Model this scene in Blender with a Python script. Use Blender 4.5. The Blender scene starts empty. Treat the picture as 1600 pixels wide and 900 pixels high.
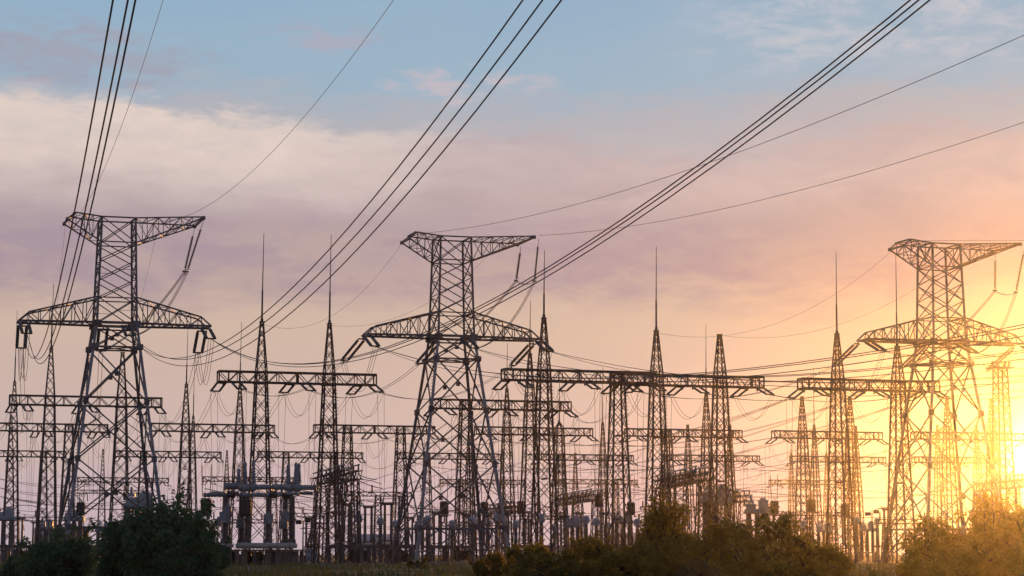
import bpy, math, random
from mathutils import Vector, Matrix

random.seed(7)
SC = bpy.context.scene
COL = SC.collection
R = math.radians

# ------------------------------------------------------------------ camera
EYE = 1.7
PITCH = R(6.9)
FPX = 3388.0                      # focal length in pixels of the 1600 px wide photograph
cd = bpy.data.cameras.new('camera')
cam = bpy.data.objects.new('camera', cd)
COL.objects.link(cam)
cam.location = (0, 0, EYE)
cam.rotation_euler = (math.pi / 2 + PITCH, 0, 0)
cd.sensor_width = 36.0
cd.lens = 36.0 * FPX / 1600.0
cd.clip_start = 0.5
cd.clip_end = 12000
SC.camera = cam

# ------------------------------------------------------------------ sun and sky
SUN_AZ = R(13.6)                  # to the right of the view axis
SUN_EL = R(2.35)
SUN_DIR = Vector((math.sin(SUN_AZ) * math.cos(SUN_EL), math.cos(SUN_AZ) * math.cos(SUN_EL), math.sin(SUN_EL)))
sl = bpy.data.lights.new('sun', 'SUN')
sl.energy = 4.5
sl.angle = R(0.5)
sl.color = (1.0, 0.40, 0.07)
sun = bpy.data.objects.new('sun', sl)
COL.objects.link(sun)
sun.rotation_euler = SUN_DIR.to_track_quat('Z', 'Y').to_euler()

SC.view_settings.view_transform = 'Standard'
SC.view_settings.look = 'None'
SC.view_settings.exposure = 0.0
SC.view_settings.gamma = 1.0
SC.view_settings.use_curve_mapping = False
SC.cycles.max_bounces = 5
SC.cycles.diffuse_bounces = 2
SC.cycles.glossy_bounces = 2
SC.cycles.transmission_bounces = 3
SC.cycles.volume_bounces = 0
SC.cycles.transparent_max_bounces = 6
SC.render.film_transparent = False


def srgb(r, g, b):
    def c(v):
        v /= 255.0
        return v / 12.92 if v <= 0.04045 else ((v + 0.055) / 1.055) ** 2.4
    return (c(r), c(g), c(b), 1.0)


world = bpy.data.worlds.new('World')
SC.world = world
world.use_nodes = True
NT = world.node_tree
NT.nodes.clear()


class NB:
    """small helper that writes node trees"""
    def __init__(s, nt):
        s.nt = nt

    def link(s, a, b):
        s.nt.links.new(a, b)

    def put(s, sock, v):
        if isinstance(v, (int, float)):
            sock.default_value = v
        elif isinstance(v, (tuple, list)):
            sock.default_value = v
        else:
            s.link(v, sock)

    def math(s, op, a, b=0.0, c=None, clamp=False):
        n = s.nt.nodes.new('ShaderNodeMath')
        n.operation = op
        n.use_clamp = clamp
        s.put(n.inputs[0], a)
        s.put(n.inputs[1], b)
        if c is not None:
            s.put(n.inputs[2], c)
        return n.outputs[0]

    def smooth(s, v, lo, hi):
        n = s.nt.nodes.new('ShaderNodeMapRange')
        n.interpolation_type = 'SMOOTHSTEP'
        s.put(n.inputs[0], v)
        n.inputs[1].default_value = lo
        n.inputs[2].default_value = hi
        n.inputs[3].default_value = 0.0
        n.inputs[4].default_value = 1.0
        return n.outputs[0]

    def comb(s, x, y, z=0.0):
        n = s.nt.nodes.new('ShaderNodeCombineXYZ')
        s.put(n.inputs[0], x); s.put(n.inputs[1], y); s.put(n.inputs[2], z)
        return n.outputs[0]

    def noise(s, vec, scale, detail=4.0, rough=0.55, dist=0.0):
        n = s.nt.nodes.new('ShaderNodeTexNoise')
        if vec is not None:
            s.link(vec, n.inputs['Vector'])
        n.inputs['Scale'].default_value = scale
        n.inputs['Detail'].default_value = detail
        n.inputs['Roughness'].default_value = rough
        n.inputs['Distortion'].default_value = dist
        return n.outputs[0]

    def mix(s, f, a, b, mode='MIX'):
        n = s.nt.nodes.new('ShaderNodeMix')
        n.data_type = 'RGBA'
        n.blend_type = mode
        s.put(n.inputs[0], f)
        s.put(n.inputs[6], a)
        s.put(n.inputs[7], b)
        return n.outputs[2]

    def ramp(s, v, stops, interp='LINEAR'):
        n = s.nt.nodes.new('ShaderNodeValToRGB')
        cr = n.color_ramp
        cr.interpolation = interp
        while len(cr.elements) > 1:
            cr.elements.remove(cr.elements[-1])
        for i, (p, c) in enumerate(stops):
            e = cr.elements[0] if i == 0 else cr.elements.new(p)
            e.position = p
            e.color = c
        s.link(v, n.inputs[0])
        return n.outputs[0]


def build_sky():
    w = NB(NT)
    tc = NT.nodes.new('ShaderNodeTexCoord')
    nrm = NT.nodes.new('ShaderNodeVectorMath'); nrm.operation = 'NORMALIZE'
    w.link(tc.outputs['Generated'], nrm.inputs[0])
    d = nrm.outputs[0]
    sp = NT.nodes.new('ShaderNodeSeparateXYZ')
    w.link(d, sp.inputs[0])
    el = w.math('MULTIPLY', w.math('ARCSINE', sp.outputs[2]), 57.29578)
    az = w.math('MULTIPLY', w.math('ARCTAN2', sp.outputs[0], sp.outputs[1]), 57.29578)
    # stretched cloud coordinates (degrees)
    v1 = w.comb(w.math('MULTIPLY', az, 0.30), el)
    n1 = w.noise(v1, 0.55, 5, 0.55, 0.3)
    v2 = w.comb(w.math('MULTIPLY', az, 0.42), el, 7.3)
    n2 = w.noise(v2, 0.9, 6, 0.6, 0.6)
    v3 = w.comb(w.math('MULTIPLY', az, 0.6), el, 3.1)
    n3 = w.noise(v3, 1.6, 7, 0.62, 0.5)
    v4 = w.comb(w.math('MULTIPLY', az, 0.55), w.math('MULTIPLY', el, 1.7), 1.7)
    n4 = w.noise(v4, 1.5, 9, 0.62, 0.25)
    warp = w.math('ADD', w.math('MULTIPLY', w.math('SUBTRACT', n1, 0.5), 3.0), w.math('MULTIPLY', w.math('SUBTRACT', n4, 0.5), 1.6))
    e2 = w.math('DIVIDE', w.math('ADD', el, warp), 30.0)
    base = w.ramp(e2, [
        (0.000, srgb(190, 178, 194)),
        (0.045, srgb(199, 180, 190)),
        (0.100, srgb(203, 182, 180)),
        (0.155, srgb(206, 182, 174)),
        (0.200, srgb(209, 184, 170)),
        (0.240, srgb(188, 165, 164)),
        (0.285, srgb(180, 161, 168)),
        (0.335, srgb(188, 173, 180)),
        (0.375, srgb(178, 181, 192)),
        (0.420, srgb(154, 183, 205)),
        (0.500, srgb(148, 180, 206)),
        (1.000, srgb(104, 132, 172)),
    ], 'EASE')
    # broad cream cloud bank on the left, its top edge falling to the right
    top = w.math('ADD', w.math('MULTIPLY', az, -0.085), 11.05)
    dtop = w.math('ADD', w.math('SUBTRACT', top, el), w.math('MULTIPLY', w.math('SUBTRACT', w.math('ADD', n2, n4), 1.0), 1.5))
    m_top = w.smooth(dtop, 0.0, 0.75)
    m_bot = w.smooth(w.math('ADD', w.math('SUBTRACT', el, 8.2), w.math('MULTIPLY', w.math('SUBTRACT', n1, 0.5), 2.2)), 0.0, 2.4)
    m_az = w.math('SUBTRACT', 1.0, w.smooth(w.math('ADD', az, w.math('MULTIPLY', w.math('SUBTRACT', n2, 0.5), 4.0)), -7.0, 3.0))
    bank = w.math('MULTIPLY', w.math('MULTIPLY', m_top, m_bot), m_az)
    bank = w.math('MULTIPLY', bank, w.math('ADD', 0.36, w.math('MULTIPLY', n4, 1.0)), clamp=True)
    c = w.mix(bank, base, srgb(231, 212, 203))
    # pale rosy veil at middle height on the right
    m = w.math('MULTIPLY', w.smooth(az, -3.0, 4.0), w.math('MULTIPLY', w.smooth(el, 7.6, 9.4), w.math('SUBTRACT', 1.0, w.smooth(el, 9.8, 11.6))))
    m = w.math('MULTIPLY', m, w.smooth(n2, 0.3, 0.7))
    c = w.mix(w.math('MULTIPLY', m, 0.75), c, srgb(212, 190, 188))
    # mauve streaks
    m = w.math('MULTIPLY', w.smooth(n2, 0.42, 0.66), w.math('MULTIPLY', w.smooth(el, 5.8, 7.2), w.math('SUBTRACT', 1.0, w.smooth(el, 8.0, 9.4))))
    c = w.mix(w.math('MULTIPLY', m, 0.75), c, srgb(166, 146, 163))
    # thin white wisps in the blue, upper right
    m = w.math('MULTIPLY', w.smooth(n4, 0.38, 0.72), w.math('MULTIPLY', w.smooth(el, 11.9, 13.3), w.smooth(az, 3.0, 8.0)))
    c = w.mix(w.math('MULTIPLY', m, 0.8), c, srgb(204, 205, 214))
    # grey mauve cloud upper left and faint streaks in the blue

    def blob(cx, cy, rx, ry, lo, hi, amt, colour, cc):
        dx = w.math('DIVIDE', w.math('SUBTRACT', az, cx), rx)
        dy = w.math('DIVIDE', w.math('SUBTRACT', el, cy), ry)
        r2 = w.math('ADD', w.math('MULTIPLY', dx, dx), w.math('MULTIPLY', dy, dy))
        f = w.smooth(w.math('SUBTRACT', n4, w.math('MULTIPLY', r2, 0.22)), lo, hi)
        f = w.math('MULTIPLY', f, w.smooth(w.math('SUBTRACT', 1.0, r2), 0.0, 0.5))
        return w.mix(w.math('MULTIPLY', f, amt), cc, colour)
    c = blob(-12.9, 12.8, 6.0, 1.3, 0.28, 0.62, 0.75, srgb(166, 163, 180), c)
    c = blob(-1.5, 12.22, 3.4, 0.75, 0.37, 0.62, 0.75, srgb(206, 191, 198), c)
    c = blob(-5.3, 13.45, 2.2, 0.6, 0.32, 0.60, 0.8, srgb(178, 174, 192), c)
    c = blob(2.8, 7.7, 7.5, 1.3, 0.26, 0.66, 0.62, srgb(170, 148, 164), c)
    # the half of the sky away from the sunset is dimmer
    back = w.smooth(w.math('ABSOLUTE', az), 25.0, 110.0)
    c = w.mix(w.math('MULTIPLY', back, 0.60), c, (0.16, 0.18, 0.26, 1.0))
    # warm light round the low sun
    dot = NT.nodes.new('ShaderNodeVectorMath'); dot.operation = 'DOT_PRODUCT'
    w.link(d, dot.inputs[0]); dot.inputs[1].default_value = SUN_DIR
    th = w.math('MULTIPLY', w.math('ARCCOSINE', w.math('MINIMUM', dot.outputs['Value'], 0.9999999)), 57.29578)
    g1 = w.math('EXPONENT', w.math('MULTIPLY', th, -1.0 / 3.4))
    g2 = w.math('EXPONENT', w.math('MULTIPLY', w.math('MULTIPLY', th, th), -1.0 / 0.40))

    def scaled(f, col):
        return w.mix(1.0, w.mix(0.0, f, f), col, 'MULTIPLY')
    c = w.mix(w.math('MULTIPLY', g1, 0.92), c, (0.66, 0.36, 0.11, 1.0))
    gl = NT.nodes.new('ShaderNodeCombineColor')
    w.put(gl.inputs[0], w.math('MULTIPLY', g2, 3.0)); w.put(gl.inputs[1], w.math('MULTIPLY', g2, 2.4)); w.put(gl.inputs[2], w.math('MULTIPLY', g2, 1.5))
    c = w.mix(1.0, c, gl.outputs[0], 'ADD')

    sky = NT.nodes.new('ShaderNodeTexSky')
    sky.sky_type = 'NISHITA'
    sky.sun_disc = False
    sky.sun_elevation = SUN_EL
    sky.sun_rotation = SUN_AZ
    b1 = NT.nodes.new('ShaderNodeBackground'); b1.inputs['Strength'].default_value = 0.05
    w.link(sky.outputs[0], b1.inputs['Color'])
    b2 = NT.nodes.new('ShaderNodeBackground'); b2.inputs['Strength'].default_value = 1.04
    w.link(c, b2.inputs['Color'])
    add = NT.nodes.new('ShaderNodeMixShader')
    add.inputs[0].default_value = 0.88      # cloud cover over the clear sky
    w.link(b1.outputs[0], add.inputs[1]); w.link(b2.outputs[0], add.inputs[2])
    out = NT.nodes.new('ShaderNodeOutputWorld')
    w.link(add.outputs[0], out.inputs['Surface'])


build_sky()


# ------------------------------------------------------------------ placing by the camera's own optics
FWD = Vector((0, math.cos(PITCH), math.sin(PITCH)))
UPV = Vector((0, -math.sin(PITCH), math.cos(PITCH)))


def ray(x, y):
    return FWD + Vector((1, 0, 0)) * ((x - 800) / FPX) + UPV * ((450 - y) / FPX)


def at_z(x, y, z):
    r = ray(x, y)
    return Vector((0, 0, EYE)) + r * ((z - EYE) / r.z)


def at_y(x, y, Y):
    r = ray(x, y)
    return Vector((0, 0, EYE)) + r * (Y / r.y)


def ground_at(x, Y):
    r = ray(x, 880)
    return Vector((r.x * Y / r.y, Y, 0))


PSI = R(17)
AX = Vector((math.cos(PSI), math.sin(PSI), 0))       # along arms and beams, to the right and away
UF = Vector((math.sin(PSI), -math.cos(PSI), 0))      # along the lines, towards the viewer


# ------------------------------------------------------------------ materials
def mat(name, c1, c2=None, scale=2.0, rough=0.7, metal=0.0, bump=0.0, detail=4, lo=0.35, hi=0.65):
    m = bpy.data.materials.new(name)
    m.use_nodes = True
    nt = m.node_tree
    b = nt.nodes['Principled BSDF']
    b.inputs['Roughness'].default_value = rough
    b.inputs['Metallic'].default_value = metal
    w = NB(nt)
    if c2 is None:
        c2 = tuple(v * 0.7 for v in c1)
    tc = nt.nodes.new('ShaderNodeTexCoord')
    n = w.noise(tc.outputs['Object'], scale, detail, 0.6)
    col = w.ramp(n, [(lo, (*c1, 1)), (hi, (*c2, 1))])
    w.link(col, b.inputs['Base Color'])
    if bump:
        bn = nt.nodes.new('ShaderNodeBump')
        bn.inputs['Strength'].default_value = bump
        bn.inputs['Distance'].default_value = 0.05
        w.link(n, bn.inputs['Height'])
        w.link(bn.outputs[0], b.inputs['Normal'])
    return m


M = dict(
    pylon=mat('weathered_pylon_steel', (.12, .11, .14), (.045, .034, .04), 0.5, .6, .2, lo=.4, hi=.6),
    pylon_pale=mat('sky_lit_leg_steel', (.24, .24, .29), (.13, .12, .15), 0.5, .5, .3),  # camera-side legs: light from the sky in front painted in as paler steel
    rust=mat('rusty_gantry_steel', (.075, .042, .042), (.045, .028, .034), 0.7, .75, .1),
    rust_dark=mat('dark_gantry_steel', (.045, .033, .042), (.07, .042, .042), 0.5, .75, .1),
    rod=mat('rod_steel', (.05, .045, .06), (.035, .03, .04), 0.4, .6, .2),
    glass=mat('insulator_glass', (.04, .06, .085), (.03, .04, .06), 3, .55, 0),
    porcelain=mat('insulator_porcelain', (.13, .09, .09), (.08, .055, .06), 2, .5, 0),
    grey=mat('grey_equipment_paint', (.22, .235, .29), (.12, .13, .16), 0.9, .5, 0),
    pale=mat('pale_equipment_paint', (.33, .36, .44), (.21, .23, .29), 0.8, .5, 0),
    cream=mat('cream_pipe_paint', (.36, .34, .33), (.24, .22, .21), 0.8, .55, 0),
    dark=mat('black_drum_paint', (.02, .018, .025), (.04, .03, .035), 1.5, .6, 0),
    wire=mat('conductor_metal', (.035, .035, .055), (.05, .045, .06), 0.3, .8, .0),
    concrete=mat('stained_concrete', (.16, .13, .13), (.08, .06, .065), 0.8, .85, 0, .3),
    bark=mat('bark', (.05, .04, .03), (.03, .024, .02), 4, .9, 0, .4),
    wall=mat('far_wall_render', (.5, .48, .52), (.4, .38, .42), 0.4, .8),
    roof=mat('far_roof_sheet', (.30, .31, .36), (.22, .22, .27), 0.4, .7),
    pane=mat('dark_window_glass', (.03, .035, .05), (.05, .05, .07), 1, .15),
)


def leaf_mat(name, c1, c2, c3, thin=0.4, through=1.0):
    m = bpy.data.materials.new(name)
    m.use_nodes = True
    nt = m.node_tree
    nt.nodes.clear()
    w = NB(nt)
    tc = nt.nodes.new('ShaderNodeTexCoord')
    n = w.noise(tc.outputs['Object'], 1.1, 5, 0.7)
    col = w.ramp(n, [(0.30, (*c1, 1)), (0.5, (*c2, 1)), (0.72, (*c3, 1))])
    d = nt.nodes.new('ShaderNodeBsdfDiffuse'); w.link(col, d.inputs[0])
    t = nt.nodes.new('ShaderNodeBsdfTranslucent')
    w.link(w.mix(1.0, col, (1.0 * through, 0.95 * through, 0.5 * through, 1), 'MULTIPLY'), t.inputs[0])
    mx = nt.nodes.new('ShaderNodeMixShader'); mx.inputs[0].default_value = thin
    w.link(d.outputs[0], mx.inputs[1]); w.link(t.outputs[0], mx.inputs[2])
    o = nt.nodes.new('ShaderNodeOutputMaterial'); w.link(mx.outputs[0], o.inputs[0])
    return m


M['leaf_cool'] = leaf_mat('cool_green_leaves', (.05, .10, .075), (.08, .14, .09), (.12, .17, .09))
M['leaf_olive'] = leaf_mat('olive_leaves', (.085, .08, .03), (.125, .105, .04), (.17, .13, .055), .62, 1.7)
M['leaf_dry'] = leaf_mat('dusty_leaves', (.10, .095, .06), (.14, .13, .085), (.18, .165, .11))
M['grass'] = leaf_mat('dry_grass_blades', (.07, .09, .04), (.11, .115, .055), (.17, .145, .085), .4, 1.1)


# ------------------------------------------------------------------ mesh builder
class MB:
    def __init__(s):
        s.v = []
        s.f = []

    def bar(s, p, q, w, h=None):
        p = Vector(p); q = Vector(q)
        d = q - p
        if d.length < 1e-6:
            return
        d.normalize()
        a = Vector((0, 0, 1)) if abs(d.z) < 0.9 else Vector((1, 0, 0))
        u = d.cross(a).normalized() * (w / 2)
        t = d.cross(u).normalized() * ((h or w) / 2)
        n = len(s.v)
        for c in (p, q):
            s.v += [c + u + t, c - u + t, c - u - t, c + u - t]
        s.f += [(n, n + 1, n + 5, n + 4), (n + 1, n + 2, n + 6, n + 5), (n + 2, n + 3, n + 7, n + 6), (n + 3, n, n + 4, n + 7),
                (n + 3, n + 2, n + 1, n), (n + 4, n + 5, n + 6, n + 7)]

    def tube(s, pts, r, n=6, caps=True):
        pts = [Vector(p) for p in pts]
        rr = r if isinstance(r, (list, tuple)) else [r] * len(pts)
        b0 = len(s.v)
        up = None
        for i, p in enumerate(pts):
            d = (pts[min(i + 1, len(pts) - 1)] - pts[max(i - 1, 0)]).normalized()
            if up is None:
                up = Vector((0, 0, 1)) if abs(d.z) < 0.9 else Vector((1, 0, 0))
            u = d.cross(up).normalized()
            t = u.cross(d).normalized()
            up = t
            for k in range(n):
                a = 2 * math.pi * k / n
                s.v.append(p + (u * math.cos(a) + t * math.sin(a)) * rr[i])
        for i in range(len(pts) - 1):
            for k in range(n):
                a = b0 + i * n + k
                b = b0 + i * n + (k + 1) % n
                s.f.append((a, b, b + n, a + n))
        if caps:
            s.f.append(tuple(b0 + k for k in range(n))[::-1])
            e = b0 + (len(pts) - 1) * n
            s.f.append(tuple(e + k for k in range(n)))

    def box(s, c, dx, dy, dz, rz=0.0, bevel=0.0):
        c = Vector(c)
        m = Matrix.Rotation(rz, 3, 'Z')
        n = len(s.v)
        b = min(bevel, dx * .4, dy * .4)
        hx, hy = dx / 2, dy / 2
        if b > 0:
            prof = [(hx - b, hy), (-hx + b, hy), (-hx, hy - b), (-hx, -hy + b), (-hx + b, -hy), (hx - b, -hy), (hx, -hy + b), (hx, hy - b)]
        else:
            prof = [(hx, hy), (-hx, hy), (-hx, -hy), (hx, -hy)]
        k = len(prof)
        for z in (-dz / 2, dz / 2):
            for x, y in prof:
                s.v.append(c + m @ Vector((x, y, z)))
        for i in range(k):
            j = (i + 1) % k
            s.f.append((n + i, n + j, n + k + j, n + k + i))
        s.f.append(tuple(range(n, n + k))[::-1])
        s.f.append(tuple(range(n + k, n + 2 * k)))

    def ribbed(s, p, q, r0, r1, ribs, n=10, depth=0.22):
        """column or bushing with sheds"""
        p = Vector(p); q = Vector(q)
        pts, rr = [], []
        for i in range(ribs):
            for f, k in ((0.0, 1 - depth), (0.35, 1.0), (0.55, 1.0)):
                t = (i + f) / ribs
                pts.append(p.lerp(q, t)); rr.append((r0 + (r1 - r0) * t) * k)
        pts.append(q); rr.append(r1 * (1 - depth))
        s.tube(pts, rr, n)

    def string(s, p, q, r, discs, n=8):
        p = Vector(p); q = Vector(q)
        d = q - p
        a, b = p + d * 0.06, q - d * 0.06
        pts, rr = [p], [0.035]
        for i in range(discs):
            for f, k in ((0.0, 0.30), (0.25, 0.42), (0.55, 1.0), (0.75, 0.92)):
                pts.append(a.lerp(b, (i + f) / discs)); rr.append(r * k)
        pts += [b, q]; rr += [r * 0.3, 0.035]
        s.tube(pts, rr, n)

    def mast(s, z0, z1, w0, w1, panel, chord, brace, cx=0.0, cy=0.0, cross=True, d0=None, d1=None):
        """square lattice shaft, four legs and braced faces"""
        d0 = d0 or w0
        d1 = d1 or w1
        H = z1 - z0
        zs = [z0]
        while zs[-1] < z1 - 1e-6:
            t = (zs[-1] - z0) / H
            st = max(0.35, panel * (0.35 + 0.65 * (w0 + (w1 - w0) * t) / max(w0, w1)))
            zs.append(zs[-1] + st)
        k = (z1 - z0) / (zs[-1] - z0)
        zs = [z0 + (z - z0) * k for z in zs]

        def cor(z, i):
            t = (z - z0) / H
            w = w0 + (w1 - w0) * t
            dd = d0 + (d1 - d0) * t
            sx, sy = ((1, 1), (-1, 1), (-1, -1), (1, -1))[i % 4]
            return Vector((cx + sx * w / 2, cy + sy * dd / 2, z))
        for i in range(4):
            s.bar(cor(z0, i), cor(z1, i), chord)
        for j in range(len(zs) - 1):
            a, b = zs[j], zs[j + 1]
            for i in range(4):
                if cross:
                    s.bar(cor(a, i), cor(b, i + 1), brace)
                    s.bar(cor(a, i + 1), cor(b, i), brace * 0.9)
                else:
                    if (j + i) % 2:
                        s.bar(cor(a, i), cor(b, i + 1), brace)
                    else:
                        s.bar(cor(a, i + 1), cor(b, i), brace)
        for z in (z0, z1):
            for i in range(4):
                s.bar(cor(z, i), cor(z, i + 1), brace)

    def truss(s, x0, x1, z0, z1, dy, panel, chord, brace, cy=0.0):
        """box beam along x"""
        n = max(2, round((x1 - x0) / panel))
        xs = [x0 + (x1 - x0) * i / n for i in range(n + 1)]
        for y in (cy - dy / 2, cy + dy / 2):
            for z in (z0, z1):
                s.bar((x0, y, z), (x1, y, z), chord)
            for i in range(n):
                a, b = (z0, z1) if i % 2 else (z1, z0)
                s.bar((xs[i], y, a), (xs[i + 1], y, b), brace)
                if i % 2 == 0:
                    s.bar((xs[i], y, z0), (xs[i], y, z1), brace)
            s.bar((x1, y, z0), (x1, y, z1), chord * .8)
            s.bar((x0, y, z0), (x0, y, z1), chord * .8)
        for z in (z0, z1):
            for i in range(n):
                a = dy / 2 if i % 2 else -dy / 2
                s.bar((xs[i], cy + a, z), (xs[i + 1], cy - a, z), brace * .8)
            s.bar((x0, cy - dy / 2, z), (x0, cy + dy / 2, z), chord * .8)
            s.bar((x1, cy - dy / 2, z), (x1, cy + dy / 2, z), chord * .8)

    def mesh(s, name, m, smooth=False):
        me = bpy.data.meshes.new(name)
        me.from_pydata([tuple(v) for v in s.v], [], s.f)
        me.materials.append(m)
        if smooth:
            me.polygons.foreach_set('use_smooth', [True] * len(me.polygons))
        me.update()
        return me

    def build(s, name, m, parent=None, smooth=False):
        o = bpy.data.objects.new(name, s.mesh(name, m, smooth))
        COL.objects.link(o)
        if parent:
            o.parent = parent
        return o


def tag(o, label=None, cat=None, group=None, kind=None):
    if label:
        o['label'] = label
    if cat:
        o['category'] = cat
    if group:
        o['group'] = group
    if kind:
        o['kind'] = kind
    return o


def empty(name, loc, rz=0.0, label=None, cat=None, group=None):
    o = bpy.data.objects.new(name, None)
    COL.objects.link(o)
    o.location = loc
    o.rotation_euler = (0, 0, rz)
    o.empty_display_size = 0.5
    return tag(o, label, cat, group)


def copy_tree(o, parent=None):
    kids = list(o.children)
    c = o.copy()
    COL.objects.link(c)
    if parent:
        c.parent = parent
    for k in kids:
        copy_tree(k, c)
    return c


def sag_pts(p, q, sag, n=14):
    p = Vector(p); q = Vector(q)
    out = []
    for i in range(n + 1):
        t = i / n
        v = p.lerp(q, t)
        v.z -= sag * 4 * t * (1 - t)
        out.append(v)
    return out


WIRES = {}


def wire(name, curves, r, label, cat, group=None, n=4, m='wire'):
    mb = MB()
    for c in curves:
        mb.tube(c, r, n)
    o = mb.build(name, M[m])
    return tag(o, label, cat, group)


# ------------------------------------------------------------------ ground, track, haze
def ground():
    m = bpy.data.materials.new('rough_grassland')
    m.use_nodes = True
    nt = m.node_tree
    b = nt.nodes['Principled BSDF']
    b.inputs['Roughness'].default_value = 0.937
    w = NB(nt)
    tc = nt.nodes.new('ShaderNodeTexCoord')
    n = w.noise(tc.outputs['Object'], 0.12, 8, 0.65)
    n2 = w.noise(tc.outputs['Object'], 1.4, 6, 0.7)
    c = w.ramp(n, [(.35, (.05, .056, .024, 1)), (.52, (.095, .085, .042, 1)), (.68, (.14, .11, .07, 1))])
    c = w.mix(0.4, c, w.ramp(n2, [(.3, (.035, .038, .018, 1)), (.7, (.16, .135, .075, 1))]))
    w.link(c, b.inputs['Base Color'])
    bn = nt.nodes.new('ShaderNodeBump'); bn.inputs['Strength'].default_value = 0.6; bn.inputs['Distance'].default_value = 0.15
    w.link(n2, bn.inputs['Height']); w.link(bn.outputs[0], b.inputs['Normal'])
    mb = MB()
    mb.v = [Vector(p) for p in ((-800, -180, 0), (800, -180, 0), (800, 780, 0), (-800, 780, 0))]
    mb.f = [(0, 1, 2, 3)]
    tag(mb.build('ground', m), kind='structure')
    dm = mat('pale_dirt', (.20, .16, .12), (.11, .085, .06), 0.5, .95, 0, .4)
    tb = MB()
    pts = []
    rng = random.Random(3)
    for i in range(41):
        x = -24 + 110 * i / 40
        yc = 196 + 0.12 * x + 3 * math.sin(x * .07)
        tb.v += [Vector((x, yc - 4 - rng.random() * 1.2, .004)), Vector((x, yc + 4 + rng.random() * 1.2, .004))]
        if i:
            k = 2 * i
            tb.f.append((k - 2, k, k + 1, k - 1))
    tag(tb.build('dirt_track', dm), kind='structure')


ground()


def haze():
    m = bpy.data.materials.new('flare_glow_haze')
    m.use_nodes = True
    nt = m.node_tree
    nt.nodes.clear()
    pv = nt.nodes.new('ShaderNodeVolumePrincipled')
    pv.inputs['Color'].default_value = (.95, .93, .9, 1)
    pv.inputs['Density'].default_value = 0.000066
    pv.inputs['Anisotropy'].default_value = 0.937  # forward scatter shaped so the haze also stands in for lens flare
    o = nt.nodes.new('ShaderNodeOutputMaterial')
    nt.links.new(pv.outputs[0], o.inputs['Volume'])
    mb = MB()
    mb.box((0, 300, 24.5), 1640, 1000, 51)
    ob = mb.build('haze', m)
    tag(ob, 'thin evening haze over the whole substation, added for the golden flare glow', 'haze', kind='stuff')


haze()


# ------------------------------------------------------------------ insulators
def make_insulator(length, discs, n, gap, parts=True, r=0.17):
    """pair of strings hanging along local -x ... origin at the hinge, strings run to +x"""
    root = bpy.data.objects.new('insulator_pair', None)
    COL.objects.link(root)
    for sy in (-1, 1):
        mb = MB()
        mb.string((0, sy * gap * .5, 0), (length, sy * gap * .5, 0), r, discs, n)
        mb.build('insulator_string', M['glass'], root, True)
    for x in (0.0, length):
        mb = MB()
        mb.box((x, 0, 0), .09, gap + .3, .16, 0, .02)
        mb.box((x + (.22 if x else -.1), 0, 0), .4, .12, .1)
        mb.build('yoke_plate', M['rod'], root)
    return root


def make_far_insulator(length, r, gap):
    mb = MB()
    for sy in (-1, 1):
        mb.string((0, sy * gap * .5, 0), (length, sy * gap * .5, 0), r, 9, 5)
    mb.box((length, 0, 0), .1, gap + .3, .16)
    return mb.mesh('insulator_pair', M['glass'])


INS_PROTO = make_insulator(4.2, 20, 8, .95, r=.20)
INS_MID = make_insulator(2.5, 14, 8, 1.1, r=.15)
INS_FAR = make_far_insulator(2.4, .17, 1.1)
_used = {}


def insulator(loc, direction, label, group, near=True, cat='insulator'):
    """hang a pair at loc pointing along direction, returns the free end"""
    d = Vector(direction).normalized()
    if near:
        pr = INS_PROTO if near == 'big' else INS_MID
        o = copy_tree(pr) if pr.name in _used else pr
        _used[pr.name] = True
        L = 4.4 if near == 'big' else 2.7
    else:
        o = bpy.data.objects.new('insulator_pair', INS_FAR)
        COL.objects.link(o)
        L = 2.4
    o.location = loc
    o.rotation_mode = 'XYZ'
    q = d.to_track_quat('X', 'Z')
    o.rotation_euler = q.to_euler()
    tag(o, label, cat, group)
    return Vector(loc) + d * L


# ------------------------------------------------------------------ the three big pylons
ZA = 27.7           # crossarm level
ZT = 40.0           # top arm level


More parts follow.
